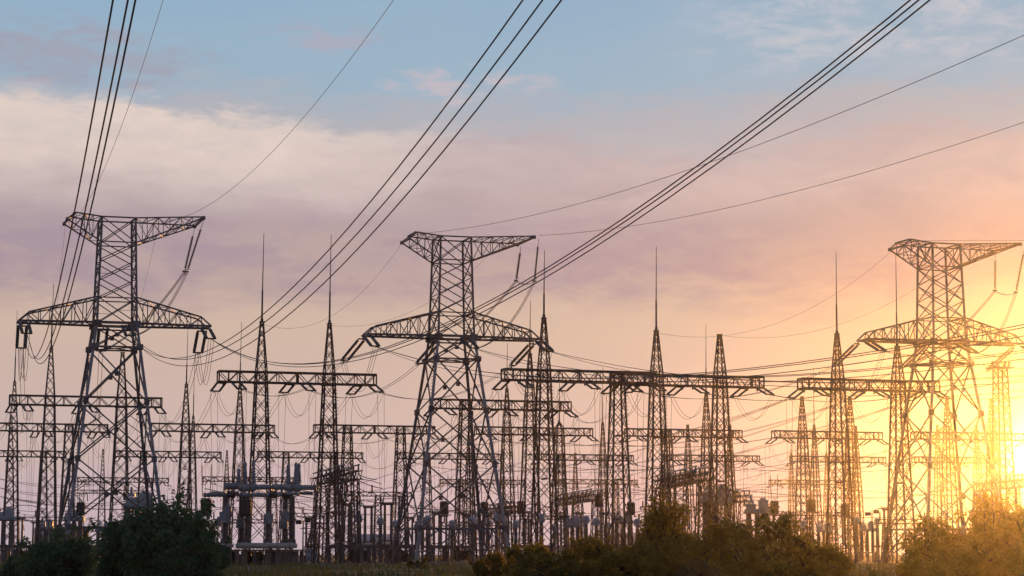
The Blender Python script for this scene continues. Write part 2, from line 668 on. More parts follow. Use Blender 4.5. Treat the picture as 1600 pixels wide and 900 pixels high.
def pylon_body(root):
    W0 = 12.3

    def wid(z):
        return W0 + (4.75 - W0) * z / ZA if z <= ZA else 4.75 + (4.05 - 4.75) * (z - ZA) / (ZT - ZA)

    def cor(z, i):
        sx, sy = ((1, -1), (-1, -1), (-1, 1), (1, 1))[i % 4]
        return Vector((sx * wid(z) / 2, sy * wid(z) / 2, z))
    for i in range(4):
        mb = MB()
        mb.bar(cor(0, i), cor(12, i), .36)
        mb.bar(cor(12, i), cor(24.9, i), .31)
        mb.bar(cor(24.9, i), cor(ZA, i), .28)
        c = cor(0, i)
        mb.box((c.x, c.y, .25), .9, .9, .6)
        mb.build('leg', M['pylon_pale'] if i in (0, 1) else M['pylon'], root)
    mb = MB()
    zs = [0, 4.3, 12.0, 18.6, 24.9, ZA]
    for j in range(1, 5):
        a, b = zs[j], zs[j + 1]
        for i in range(4):
            br = .16 if j < 4 else .13
            mb.bar(cor(a, i), cor(b, i + 1), br)
            mb.bar(cor(a, i + 1), cor(b, i), br)
            if j < 3:                       # redundant members
                m = (cor(a, i) + cor(a, i + 1) + cor(b, i) + cor(b, i + 1)) / 4
                for z0, k in ((a + (b - a) * .5, 0), (a + (b - a) * .5, 1)):
                    mb.bar(cor(z0, i + k), cor(a, i).lerp(cor(b, i + 1), .25 if k == 0 else .75), .08)
                    mb.bar(cor(z0, i + k), cor(a, i + 1).lerp(cor(b, i), .75 if k == 0 else .25), .08)
    for i in range(4):                      # skirt below the first ring
        a, b = cor(4.3, i), cor(4.3, i + 1)
        mb.bar(a, b, .2)
        mid = (a + b) / 2
        mb.bar(cor(0.4, i), mid, .15)
        mb.bar(cor(0.4, i + 1), mid, .15)
        mb.bar(cor(2.2, i), a.lerp(b, .25), .08)
        mb.bar(cor(2.2, i + 1), a.lerp(b, .75), .08)
        for z in (24.9, ZA - .45):
            mb.bar(cor(z, i), cor(z, i + 1), .17)
        # gusset plates at the crown of the legs
        c = cor(24.9, i)
        mb.box(c, .75, .75, .55)
    mb.bar((cor(4.3, 0) + cor(4.3, 1)) / 2, (cor(4.3, 2) + cor(4.3, 3)) / 2, .1)
    mb.bar((cor(4.3, 1) + cor(4.3, 2)) / 2, (cor(4.3, 3) + cor(4.3, 0)) / 2, .1)
    mb.bar(cor(24.9, 0), cor(24.9, 2), .12); mb.bar(cor(24.9, 1), cor(24.9, 3), .12)
    for j in range(1, 5):
        for i in range(4):
            a, b = zs[j], zs[j + 1]
            m = (cor(a, i) + cor(a, i + 1) + cor(b, i) + cor(b, i + 1)) / 4
            mb.box(m, .5 if i % 2 == 0 else .06, .06 if i % 2 == 0 else .5, .5)
            mb.box(cor(a, i), .6, .6, .7)
    for q in range(60):
        c = cor(3 + q * .4, 1)
        mb.bar(c, c + Vector((-.45, 0, 0)), .05)
    mb.build('bracing', M['pylon'], root)
    # upper mast
    mb = MB()
    for i in range(4):
        mb.bar(cor(ZA, i), cor(ZT, i), .23)
    zz = [ZA, 30.6, 32.8, 35.0, 37.1, ZT]
    for j in range(5):
        a, b = zz[j], zz[j + 1]
        for i in range(4):
            mb.bar(cor(a, i), cor(b, i + 1), .11)
            mb.bar(cor(a, i + 1), cor(b, i), .11)
            if j in (1, 4):
                mb.bar(cor(a, i), cor(a, i + 1), .13)
            if j in (0, 2):
                mb.bar(cor((a + b) / 2, i), cor(a, i).lerp(cor(b, i + 1), .5), .05)
    mb.build('upper_mast', M['pylon'], root)
    # crossarm: two tapering lattice wings
    mb = MB()
    T = 11.6
    for s in (-1, 1):
        def bot(t, sy):       # t from body (0) to tip (1)
            x = 2.35 + (T - 2.35) * t
            return Vector((s * x, sy * (2.35 + (1.4 - 2.35) * t), ZA))

        def top(t, sy):
            x = 2.3 + (T - 1.25 - 2.3) * t
            return Vector((s * x, sy * (2.25 + (1.35 - 2.25) * t), 30.7 + (28.75 - 30.7) * t))
        N = 6
        for sy in (-1, 1):
            mb.bar(bot(0, sy), bot(1, sy), .26, .24)
            mb.bar(top(0, sy), top(1, sy), .17)
            mb.bar(top(1, sy), bot(1, sy), .17)
            for i in range(N + 1):
                t = i / N
                tb = t * (T - 1.25 - 2.3) / (T - 2.35)
                if i:
                    mb.bar(bot(tb, sy), top(t, sy), .10)
                if i < N:
                    t2 = (i + 1) / N
                    tb2 = t2 * (T - 1.25 - 2.3) / (T - 2.35)
                    if i % 2 == 0:
                        mb.bar(top(t, sy), bot(tb2, sy), .10)
                    else:
                        mb.bar(bot(tb, sy), top(t2, sy), .10)
        for i in range(N + 1):
            t = i / N
            mb.bar(bot(t, -1), bot(t, 1), .12)
            mb.bar(top(t, -1), top(t, 1), .09)
            if i < N:
                mb.bar(bot(t, -1 if i % 2 else 1), bot((i + 1) / N, 1 if i % 2 else -1), .10)
                mb.bar(top(t, -1 if i % 2 else 1), top((i + 1) / N, 1 if i % 2 else -1), .07)
    for sy in (-1, 1):
        mb.bar((-2.35, sy * 2.36, ZA), (2.35, sy * 2.36, ZA), .30)
    for sx in (-1, 1):
        mb.bar((sx * 2.36, -2.35, ZA), (sx * 2.36, 2.35, ZA), .28)
        mb.box((sx * 2.36, -2.4, ZA - .1), .9, .35, .75)
        mb.box((sx * 2.36, 2.4, ZA - .1), .9, .35, .75)
    mb.build('crossarm', M['pylon'], root)
    # top arm, short to the left and long to the right
    mb = MB()
    for s, xt, ztip in ((-1, 6.2, 39.5), (1, 10.1, 40.1)):
        N = 4 if s < 0 else 6
        we = 2.1 if s < 0 else 3.7

        def lo(t, sy):
            x = 2.1 + (xt - 2.1) * t
            return Vector((s * x, sy * (2.05 + (we - 2.05) * t), 37.1 + (ztip - 37.1) * t))

        def hi(t, sy):
            if s < 0:
                zz = 40.0 + .35 * min(1, t / .8) if t < .8 else 40.35 + (ztip + .1 - 40.35) * (t - .8) / .2
            else:
                zz = 40.0 + (ztip + .12 - 40.0) * t
            x = 2.05 + (xt - 2.05) * t
            return Vector((s * x, sy * (2.03 + (we + .02 - 2.03) * t), zz))
        for sy in (-1, 1):
            for i in range(N):
                t, t2 = i / N, (i + 1) / N
                mb.bar(lo(t, sy), lo(t2, sy), .15)
                mb.bar(hi(t, sy), hi(t2, sy), .15)
                mb.bar(lo(t, sy), hi(t, sy), .08)
                if i % 2:
                    mb.bar(lo(t, sy), hi(t2, sy), .08)
                else:
                    mb.bar(hi(t, sy), lo(t2, sy), .08)
        for i in range(N):
            t, t2 = i / N, (i + 1) / N
            k = -1 if i % 2 else 1
            mb.bar(lo(t, -k), lo(t2, k), .07)
            mb.bar(hi(t, -k), hi(t2, k), .07)
            mb.bar(hi(t, -1), hi(t, 1), .08)
            mb.bar(lo(t, -1), lo(t, 1), .08)
        if s < 0:
            mb.bar(hi(.8, -1), hi(.8, 1), .16)
        mb.bar(lo(1, -1), lo(1, 1), .22)
        for sy in (-1, 1):
            mb.box(lo(1, sy), .34, .34, .4)
    for i in range(4):
        mb.bar(cor(ZT, i), cor(ZT, i + 1), .16)
    mb.build('top_arm', M['pylon'], root)


PYL = {}
def pylons():
    specs = [('left', 183, 339, 'dark steel lattice pylon on the left rising behind the dark green bushes'),
             ('middle', 706, 369, 'steel lattice pylon in the middle with pale lower legs standing in open grass'),
             ('right', 1467, 380, 'steel lattice pylon on the right silhouetted against the sun glow')]
    proto = None
    for nm, x, y, lab in specs:
        c = at_z(x, y, ZT + .3)
        c.z = 0
        if proto is None:
            proto = empty('steel_pylon', c, PSI)
            pylon_body(proto)
            o = proto
        else:
            o = copy_tree(proto)
        o.location = c
        if nm == 'left':                    # a slightly narrower pylon
            o.scale = (.95, .95, 1)
        tag(o, lab, 'pylon', 'big lattice pylons')
        PYL[nm] = c


pylons()


def pp(nm, x, y, z):
    """a point of a pylon in world space"""
    k = .95 if nm == 'left' else 1.0
    return PYL[nm] + AX * (x * k) - UF * (y * k) + Vector((0, 0, z))


# ------------------------------------------------------------------ gantries
HB = 24.0          # beam top
BD = 1.32          # beam depth
SHORT = {}
GANTRY = {}


def gantry(key, row, x0, x1, ymid, desc, posts, short):
    xm = (x0 + x1) / 2
    c = at_z(xm, ymid, HB - BD / 2)

    def s_of(px):                       # distance along the beam where pixel column px meets it
        r = ray(px, ymid)
        k = r.x / r.y
        return (k * c.y - c.x) / (AX.x - k * AX.y)
    s0, s1 = s_of(x0), s_of(x1)
    root = empty('lattice_gantry', (c.x, c.y, 0), PSI, desc, 'gantry', 'lattice gantries of the substation')
    near = row <= 2
    mtl = M['rust'] if row in (1, 3, 5) else M['rust_dark']
    ch, br, pn = ((.20, .095, 1.25), (.20, .10, 1.3), (.21, .11, 1.35), (.23, .12, 1.5), (.26, .14, 1.7))[row - 1]
    mb = MB()
    mb.truss(s0, s1, HB - BD, HB, 1.5, pn, ch, br)
    ph = [s0 + (s1 - s0) * t for t in (.065, .5, .935)]
    for s in ph:                        # brackets the strings hang from
        mb.bar((s - .7, 0, HB - BD), (s - .7, 0, HB - BD - .5), .14)
        mb.bar((s + .7, 0, HB - BD), (s + .7, 0, HB - BD - .5), .14)
        mb.bar((s - 1.0, -.8, HB - BD - .05), (s - 1.0, .8, HB - BD - .05), .16)
        mb.bar((s + 1.0, -.8, HB - BD - .05), (s + 1.0, .8, HB - BD - .05), .16)
        mb.box((s, 0, HB - BD * .5), .14, .4, BD * .8)
    mb.build('beam', mtl, root)
    for px, tipy, rody in posts:
        s = s_of(px)
        wp = Vector((c.x, c.y, 0)) + AX * s
        pm = MB()
        wb = 1.35 if row < 4 else 1.25
        pm.mast(0, HB - BD - .02, 2.85, wb, 3.0 if near else 3.4, .20 if near else .21, .078 if near else .09, s, 0, True)
        pm.mast(HB - BD, HB, wb, wb * .95, 1.7, .17, .08, s, 0, True)
        pm.box((s, 0, HB - BD - .12), 1.75, 1.7, .14)
        for z in (10.5, 16.0):
            pm.box((s, 0, z), .22, 2.2 - z * .045, .22)
        ztip = HB + .05
        if tipy:
            r = ray(px, tipy)
            ztip = EYE + r.z / r.y * wp.y
            pm.mast(HB, ztip, wb * .95, .34, 1.7, .14, .065 if near else .085, s, 0, True)
            pm.box((s, 0, ztip), .6, .6, .14)
        else:
            pm.box((s, 0, HB + .06), 1.4, 1.4, .12)
        if row == 1:                    # step bolts up one leg
            for i in range(46):
                z = 3 + i * .45
                if z > HB - 2:
                    break
                w2 = (2.85 + (wb - 2.85) * z / HB) / 2
                pm.bar((s + w2, -w2, z), (s + w2 + .28, -w2, z), .05)
        po = pm.build('post', mtl, root)
        if rody and tipy:
            r = ray(px, rody)
            zr = EYE + r.z / r.y * wp.y
            rm = MB()
            k = ztip + (zr - ztip) * .36
            rm.tube([(s, 0, ztip), (s + .02, 0, k), (s + .02, 0, k), (s + .1, 0, zr)], [.13, .11, .075, .035], 6)
            rm.box((s, 0, ztip + .2), .34, .34, .5, 0, .08)
            rm.build('lightning_rod', M['rod'], po)
    # insulators in front of and behind the beam
    ends = {}
    for s, nm in zip(ph, ('left end', 'middle', 'right end')):
        for sg, side, off in ((1, 'camera side', .75), (-1, 'far side', -.75)):
            p = Vector((c.x, c.y, HB - BD - .12)) + AX * (s + (.8 if sg > 0 else -.8)) + UF * off
            dr = UF * sg + Vector((0, 0, -.42 if sg > 0 else -.36)) + AX * (.16 * sg)
            lab = '%s insulator pair at %s of %s' % (side, nm, short)
            e = insulator(p, dr, lab, 'insulators under the gantry beams', near)
            ends[(nm, sg)] = e
        a, b = ends[(nm, 1)], ends[(nm, -1)]
        dep = 3.2 if near else 3.6
        wire('jumper_loop', [sag_pts(a, b, dep, 12), sag_pts(a + AX * .45, b + AX * .45, dep * .93, 12)], .024,
             'slack jumper loop below %s of %s' % (nm, short), 'jumper wire', 'jumper loops under the gantries')
    GANTRY[key] = dict(c=Vector((c.x, c.y, 0)), row=row, ends=ends, short=short, s0=s0, s1=s1)


GL = [
    ('1a', 1, 341, 586, 591, 'tall gantry between left and middle pylons, two spires with long lightning rods', [(408, 503, 364), (514, 506, 366)], 'tall gantry left of the middle pylon'),
    ('1b', 1, 786, 1022, 588, 'near gantry directly right of the middle pylon, one spire carrying a rod', [(850, 497, 391), (965, 0, 0)], 'near gantry right of the middle pylon'),
    ('1c', 1, 956, 1190, 595, 'near gantry above the tallest bush, one rod spire and one blunt spire', [(1026, 517, 385), (1125, 523, 0)], 'near gantry above the tallest bush'),
    ('1d', 1, 1250, 1464, 602, 'near gantry overlapping the left legs of the right pylon, two long rods', [(1309, 522, 393), (1403, 541, 397)], 'near gantry beside the right pylon'),
    ('2a', 2, 15, 252, 627, 'dark gantry crossing behind the legs of the left pylon, its highest beam there', [(78, 545, 443), (190, 551, 0)], 'highest gantry behind the left pylon'),
    ('2b', 2, 674, 890, 633, 'dark gantry crossing behind the legs of the middle pylon, its highest beam there', [(727, 0, 0), (828, 553, 470)], 'highest gantry behind the middle pylon'),
    ('3a', 3, -40, 168, 668, 'gantry at the left picture edge, second beam down behind the left pylon', [(21, 598, 485), (108, 0, 0)], 'second beam behind the left pylon'),
    ('3b', 3, 236, 428, 669, 'gantry above the long grey circuit breaker, two spires with thin rods', [(290, 601, 513), (374, 602, 503)], 'gantry above the long grey breaker'),
    ('3c', 3, 491, 678, 671, 'gantry between tall gantry and middle pylon, flat topped posts', [(543, 0, 0), (626, 0, 0)], 'flat topped gantry left of middle pylon'),
    ('3d', 3, 743, 924, 674, 'gantry with beam just right of the middle pylon, two thin spires', [(792, 608, 535), (874, 661, 576)], 'mid gantry right of the middle pylon'),
    ('3e', 3, 978, 1157, 677, 'gantry seen through the blunt spired gantry above the bushes', [(1042, 0, 0), (1104, 614, 506)], 'mid gantry above the bushes'),
    ('3f', 3, 1208, 1376, 680, 'gantry left of the right pylon, two blunt spires above its beam', [(1254, 620, 0), (1329, 620, 0)], 'blunt spired gantry left of right pylon'),
    ('3g', 3, 1426, 1622, 682, 'gantry behind the right pylon, beam running to the picture edge in the glow', [(1481, 620, 0), (1550, 623, 0)], 'upper gantry behind the right pylon'),
    ('4a', 4, -60, 103, 709, 'gantry at the left picture edge, third beam down behind the left pylon', [(16, 651, 0), (68, 0, 0)], 'third beam behind the left pylon'),
    ('4b', 4, 180, 345, 710, 'gantry right of the left pylon legs, lower beam with one rod', [(224, 0, 0), (301, 651, 555)], 'lower gantry right of the left pylon'),
    ('4c', 4, 403, 566, 711, 'lower gantry seen through the posts of the tall gantry', [(447, 0, 0), (521, 0, 0)], 'lower beam behind the tall gantry'),
    ('4d', 4, 623, 780, 713, 'gantry inside the legs of the middle pylon, third beam down', [(667, 0, 0), (734, 650, 0)], 'third beam inside the middle pylon'),
    ('4e', 4, 836, 988, 715, 'lower gantry right of the middle pylon, spire with small wire ring', [(876, 0, 0), (942, 661, 573)], 'lower gantry right of the middle pylon'),
    ('4f', 4, 1039, 1185, 716, 'lower gantry behind the sloping bus frames over the bushes', [(1075, 664, 0), (1141, 664, 0)], 'lower gantry over the bushes'),
    ('4g', 4, 1236, 1382, 718, 'lower gantry left of the right pylon, beam between thin spires', [(1273, 665, 575), (1338, 666, 0)], 'lower gantry left of the right pylon'),
    ('4h', 4, 1427, 1562, 719, 'lower gantry inside the legs of the right pylon in the glow', [(1466, 664, 0), (1527, 664, 0)], 'lower gantry inside the right pylon'),
    ('5a', 5, 121, 263, 750, 'farthest gantry seen low through the legs of the left pylon', [(160, 702, 0), (234, 0, 0)], 'farthest gantry inside the left pylon'),
    ('5b', 5, 317, 458, 749, 'farthest gantry just above the long grey circuit breaker', [(354, 704, 0), (428, 0, 0)], 'farthest gantry above the grey breaker'),
    ('5c', 5, 688, 820, 753, 'farthest gantry low inside the legs of the middle pylon', [(720, 0, 0), (785, 710, 640)], 'farthest gantry inside the middle pylon'),
    ('5d', 5, 863, 995, 753, 'farthest gantry low to the right of the middle pylon', [(899, 708, 0), (962, 0, 0)], 'farthest gantry right of the middle pylon'),
    ('5e', 5, 1203, 1328, 754, 'farthest gantry low to the left of the right pylon', [(1237, 708, 669), (1292, 708, 640)], 'farthest gantry left of the right pylon'),
]
for g in GL:
    gantry(*g)


# ------------------------------------------------------------------ pylon insulators and conductors
def trio(pts_fn, n):
    """three sub-conductors in a triangle round a centre curve"""
    out = []
    for ax, az in ((-.26, .12), (.26, .12), (.0, -.30)):
        out.append([pts_fn(i / n) + AX * ax + Vector((0, 0, az)) for i in range(n + 1)])
    return out


def bundle(nm, start, az_deg, a, b, S, label, group, r=.045):
    u = Vector((math.sin(R(az_deg)), -math.cos(R(az_deg)), 0))
    root = empty('conductor_bundle', start, 0, label, 'power line', group)

    def fn(t):
        s = S * t
        sp = min(1.0, s / 3.0)
        return u * s + Vector((0, 0, a * s + b * s * s))
    wd = 1.45 if S == 235 and a == -.18 else (.6 if a == -.1801 else 1.0)
    for ax, az in ((-.28 * wd, .16 * wd), (.12 * wd, .10 * wd), (.26 * wd, -.28 * wd)):
        mb = MB()
        mb.tube([fn(i / 40) + (AX * ax + Vector((0, 0, az))) * min(1, .15 + i * .3) for i in range(41)], r, 5)
        mb.build('sub_conductor', M['wire'], root)
    return root


def pylon_lines():
    fits = {  # heading, slope, curvature for the three phases of each pylon
        'left': [(13.4, -.175, .00068), (14.1, -.18, .0008), (15.1, -.1801, .0008)],
        'middle': [(14.8, -.165, .00050), (15, -.165, .00054), (15.2, -.165, .00052)],
        'right': [(14.8, -.165, .00054), (15, -.165, .00054), (15.2, -.165, .00054)],
    }
    back = {'left': '2a', 'middle': '1a', 'right': '1c'}
    for nm in ('left', 'middle', 'right'):
        gp = GANTRY[back[nm]]
        for (x, pos), (az, a, b), gpos in zip(((-10.9, 'left end'), (0, 'centre'), (10.9, 'right end')), fits[nm], ('left end', 'middle', 'right end')):
            off = 1.5 if pos != 'centre' else 2.45
            z = ZA - .35
            grp = 'insulators of the big pylons'
            f0 = pp(nm, x + (0 if x else 1.1), -off, z)
            b0 = pp(nm, x - (0 if x else 1.1), off, z)
            fe = insulator(f0, UF + Vector((0, 0, -.38)), 'insulator pair, camera side, under the crossarm %s of the %s pylon' % (pos, nm), grp, 'big')
            tgt = gp['ends'][(gpos, 1)]
            bd = (tgt - b0).normalized()
            bd = Vector((bd.x * .5 - UF.x * .5, bd.y * .5 - UF.y * .5, -.62))
            be = insulator(b0, bd, 'insulator pair, far side, under the crossarm %s of the %s pylon' % (pos, nm), grp, 'big')
            S = 235 if nm == 'left' else 250
            rb = .031 if nm == 'left' else .028
            bundle(nm, fe, az, a, b, S, 'three wire conductor bundle sweeping overhead from crossarm %s of %s pylon' % (pos, nm),
                   'incoming overhead conductor bundles', rb)
            # slack span down to the gantry
            sg = 2.2 if nm != 'left' else 4.0
            wire('slack_span', [sag_pts(be + AX * o, tgt + AX * o, sg, 16) for o in (-.22, .22)], .028,
                 'slack double wire from the %s pylon crossarm %s down to a gantry' % (nm, pos), 'power line', 'slack spans from pylons to gantries')
            # jumper loop under the crossarm
            if pos != 'centre':
                wire('jumper_loop', [sag_pts(fe + AX * o, be + AX * o, 4.2 + abs(o), 16) for o in (-.3, .0, .3)], .026,
                     'deep jumper loop hanging under the crossarm %s of the %s pylon' % (pos, nm), 'jumper wire', 'jumper loops of the pylons')
            else:
                cf, cb = fe, be
        # jumper strings under the long top arm
        tips = []
        for fr, wd in ((1, 'near corner'), (0, 'far corner')):
            x = 10.1
            p = pp(nm, x, -3.7 if fr else 3.7, 39.9)
            lx, lz = {'left': ((-1.2, -5.4), (-1.8, -6.2)), 'middle': ((-.8, -4.5), (-.4, -5.3)), 'right': ((-.5, -5.0), (-1.2, -6.0))}[nm][fr]
            e = p + Vector((0, 0, lz)) + AX * lx + UF * (-.5 if fr else .5)
            root = empty('jumper_insulator', p, 0, 'long hanging insulator string under the %s of the top arm, %s pylon' % (wd, nm), 'insulator', 'hanging strings of the top arms')
            d = e - p
            mb = MB(); mb.string(d * .14, d * .96, .17, 26, 8); mb.build('insulator_string', M['glass'], root, True)
            mb = MB(); mb.tube([Vector((0, 0, 0)), d * .15], .03, 5); mb.build('hanger_rod', M['rod'], root)
            mb = MB(); mb.box(d * .985, .5, .3, .12)
            mb.bar(d * .97 + Vector((-.3, 0, -.05)), d * .97 + Vector((.3, 0, .25)), .06)
            mb.build('fitting', M['rod'], root)
            tips.append(e)
        t0, t1 = tips
        wire('jumper_wire', [sag_pts(t0 + UF * o, t1 + UF * o, .35, 8) for o in (-.2, .2)], .028,
             'short slack wire joining the two hanging strings of the %s pylon' % nm, 'jumper wire', 'top arm jumper wires')
        wire('jumper_wire', [sag_pts(t0 + UF * o + AX * o, cf + AX * o, 1.8, 16) for o in (-.12, 0, .12)], .03,
             'triple jumper falling from the top arm tip of the %s pylon' % nm, 'jumper wire', 'top arm jumper wires')
        wire('jumper_wire', [sag_pts(t1 + UF * o + AX * o, cb + AX * o, 1.3, 16) for o in (-.12, 0, .12)], .03,
             'triple jumper falling behind the arm from the inner string of the %s pylon' % nm, 'jumper wire', 'top arm jumper wires')


pylon_lines()


def fit_wire(p0, pix, heading, S, label, r=.022, sides=4):
    """ground wire from p0, heading from the line direction, sag solved so that it passes where the photograph shows it"""
    u = Vector((math.sin(R(heading)), -math.cos(R(heading)), 0))
    # for each pixel: find s where its column meets the wire's vertical plane
    rows = []
    for x, y in pix:
        rv = ray(x, y)
        k = rv.x / rv.y
        s = (k * p0.y - p0.x) / (u.x - k * u.y)
        Y = p0.y + u.y * s
        z = EYE + rv.z / rv.y * Y
        rows.append((s, z - p0.z))
    (s1, z1), (s2, z2) = rows
    # z = a s + b s^2
    det = s1 * s2 * s2 - s2 * s1 * s1
    a = (z1 * s2 * s2 - z2 * s1 * s1) / det
    b = (s1 * z2 - s2 * z1) / det
    pts = [p0 + u * (S * i / 40) + Vector((0, 0, a * S * i / 40 + b * (S * i / 40) ** 2)) for i in range(41)]
    return wire('ground_wire', [pts], r, label, 'ground wire', 'thin earth wires', sides)


fit_wire(pp('left', -4.6, 0, 40.4), [(181, 220), (255, 0)], 15.0, 235, 'thin earth wire rising from the left pylon top left corner')
fit_wire(pp('left', 5.4, 0, 40.0), [(440, 222), (615, 0)], 15.5, 235, 'thin earth wire rising from the left pylon long top arm')
fit_wire(pp('middle', -4.6, 0, 40.4), [(1062, 270), (1600, 55)], 15.5, 185, 'upper thin earth wire running right from the middle pylon top')
fit_wire(pp('middle', 10.1, -3.7, 40.3), [(1200, 310), (1600, 191)], 15.5, 185, 'lower thin earth wire running right from the middle pylon arm tip')
fit_wire(pp('right', -4.6, 0, 40.4), [(1500, 376), (1600, 376)], 15.5, 60, 'thin earth wire along the top arm of the right pylon')


def tip_of(key, px, ty):
    c = GANTRY[key]['c']
    r = ray(px, ty)
    k = r.x / r.y
    s = (k * c.y - c.x) / (AX.x - k * AX.y)
    p = c + AX * s
    p.z = EYE + r.z / r.y * p.y
    return p


for pn, lx, key, px, ty, sg, lab in (
        ('middle', -6.2, '1a', 408, 505, 4.2, 'thin earth wire from the middle pylon left tip down to the left spire'),
        ('middle', 6.0, '1a', 514, 508, 3.2, 'thin earth wire from the middle pylon body down to the right spire'),
        ('right', -6.2, '1c', 1026, 520, 4.2, 'thin earth wire from the right pylon left tip to the rod spire'),
        ('right', 4.0, '1c', 1125, 524, 3.8, 'thin earth wire from the right pylon body to the blunt spire'),
        ('left', -6.2, '2a', 78, 545, 2.0, 'thin earth wire from the left pylon left tip to spire behind'),
        ('left', 5.0, '2a', 190, 551, 2.0, 'thin earth wire from the left pylon top arm to spire behind')):
    a = pp(pn, lx, 0, 39.4)
    wire('ground_wire', [sag_pts(a, tip_of(key, px, ty), sg, 24)], .015, lab, 'ground wire', 'thin earth wires')

# incoming line of a fourth pylon outside the frame on the right
g = GANTRY['1d']
for gpos in ('left end', 'middle', 'right end'):
    a = g['ends'][(gpos, 1)]
    b = a + AX * 34 + UF * 38 + Vector((0, 0, 7))
    wire('slack_span', [sag_pts(a + AX * o, b + AX * o, 2.4, 20) for o in (-.22, .22)], .028,
         'slack wire pair leaving right from %s of gantry beside right pylon' % gpos, 'power line', 'slack spans from pylons to gantries')

# bus spans between successive gantry rows, and the droppers below them
rng = random.Random(21)
keys = list(GANTRY)
links = []
for k in keys:
    gk = GANTRY[k]
    best = None
    for h in keys:
        gh = GANTRY[h]
        if gh['row'] >= gk['row']:
            continue
        off = (gk['c'] - gh['c']).dot(AX)
        if abs(off) < 13:
            sc = gk['row'] - gh['row'] + abs(off) / 30
            if best is None or sc < best[0]:
                best = (sc, h)
    if best:
        links.append((k, best[1]))
nd = 0
for k, h in links:
    far, nr = GANTRY[k], GANTRY[h]
    for gpos in ('left end', 'middle', 'right end'):
        a = nr['ends'][(gpos, -1)]
        b = far['ends'][(gpos, 1)]
        L = (b - a).length
        sg = 1.2 + L * .018
        wire('bus_wire', [sag_pts(a + AX * o, b + AX * o, sg, 18) for o in (-.25, .25)], .026,
             'forward bus wire pair from %s of %s' % (gpos, far['short']),
             'power line', 'bus wires between the gantries')
for k in keys:
    gk = GANTRY[k]
    if gk['row'] > 4:
        continue
    for gpos in ('left end', 'middle', 'right end'):
        for sg, side in ((1, 'camera side'), (-1, 'far side')):
            if rng.random() < .85:
                p = gk['ends'][(gpos, sg)] + UF * (sg * .4)
                z1 = rng.uniform(8.0, 11.0)
                q = Vector((p.x + rng.uniform(-.5, .5), p.y, z1))
                o = AX * .45
                wire('dropper_wire', [sag_pts(p - o, q - o * .6, 0, 2), sag_pts(p + o, q + o * .6, 0, 2)], .02,
                     '%s dropper pair at %s of %s' % (side, gpos, gk['short']), 'dropper wire', 'vertical dropper wires')


# ------------------------------------------------------------------ ground equipment
def ordn(i):
    return ('first', 'second', 'third', 'fourth', 'fifth', 'sixth', 'seventh', 'eighth', 'ninth', 'tenth', 'eleventh', 'twelfth', 'thirteenth', 'fourteenth',
            'fifteenth', 'sixteenth', 'seventeenth', 'eighteenth', 'nineteenth', 'twentieth')[i]


def zpx(y, Y):
    r = ray(800, y)
    return EYE + r.z / r.y * Y


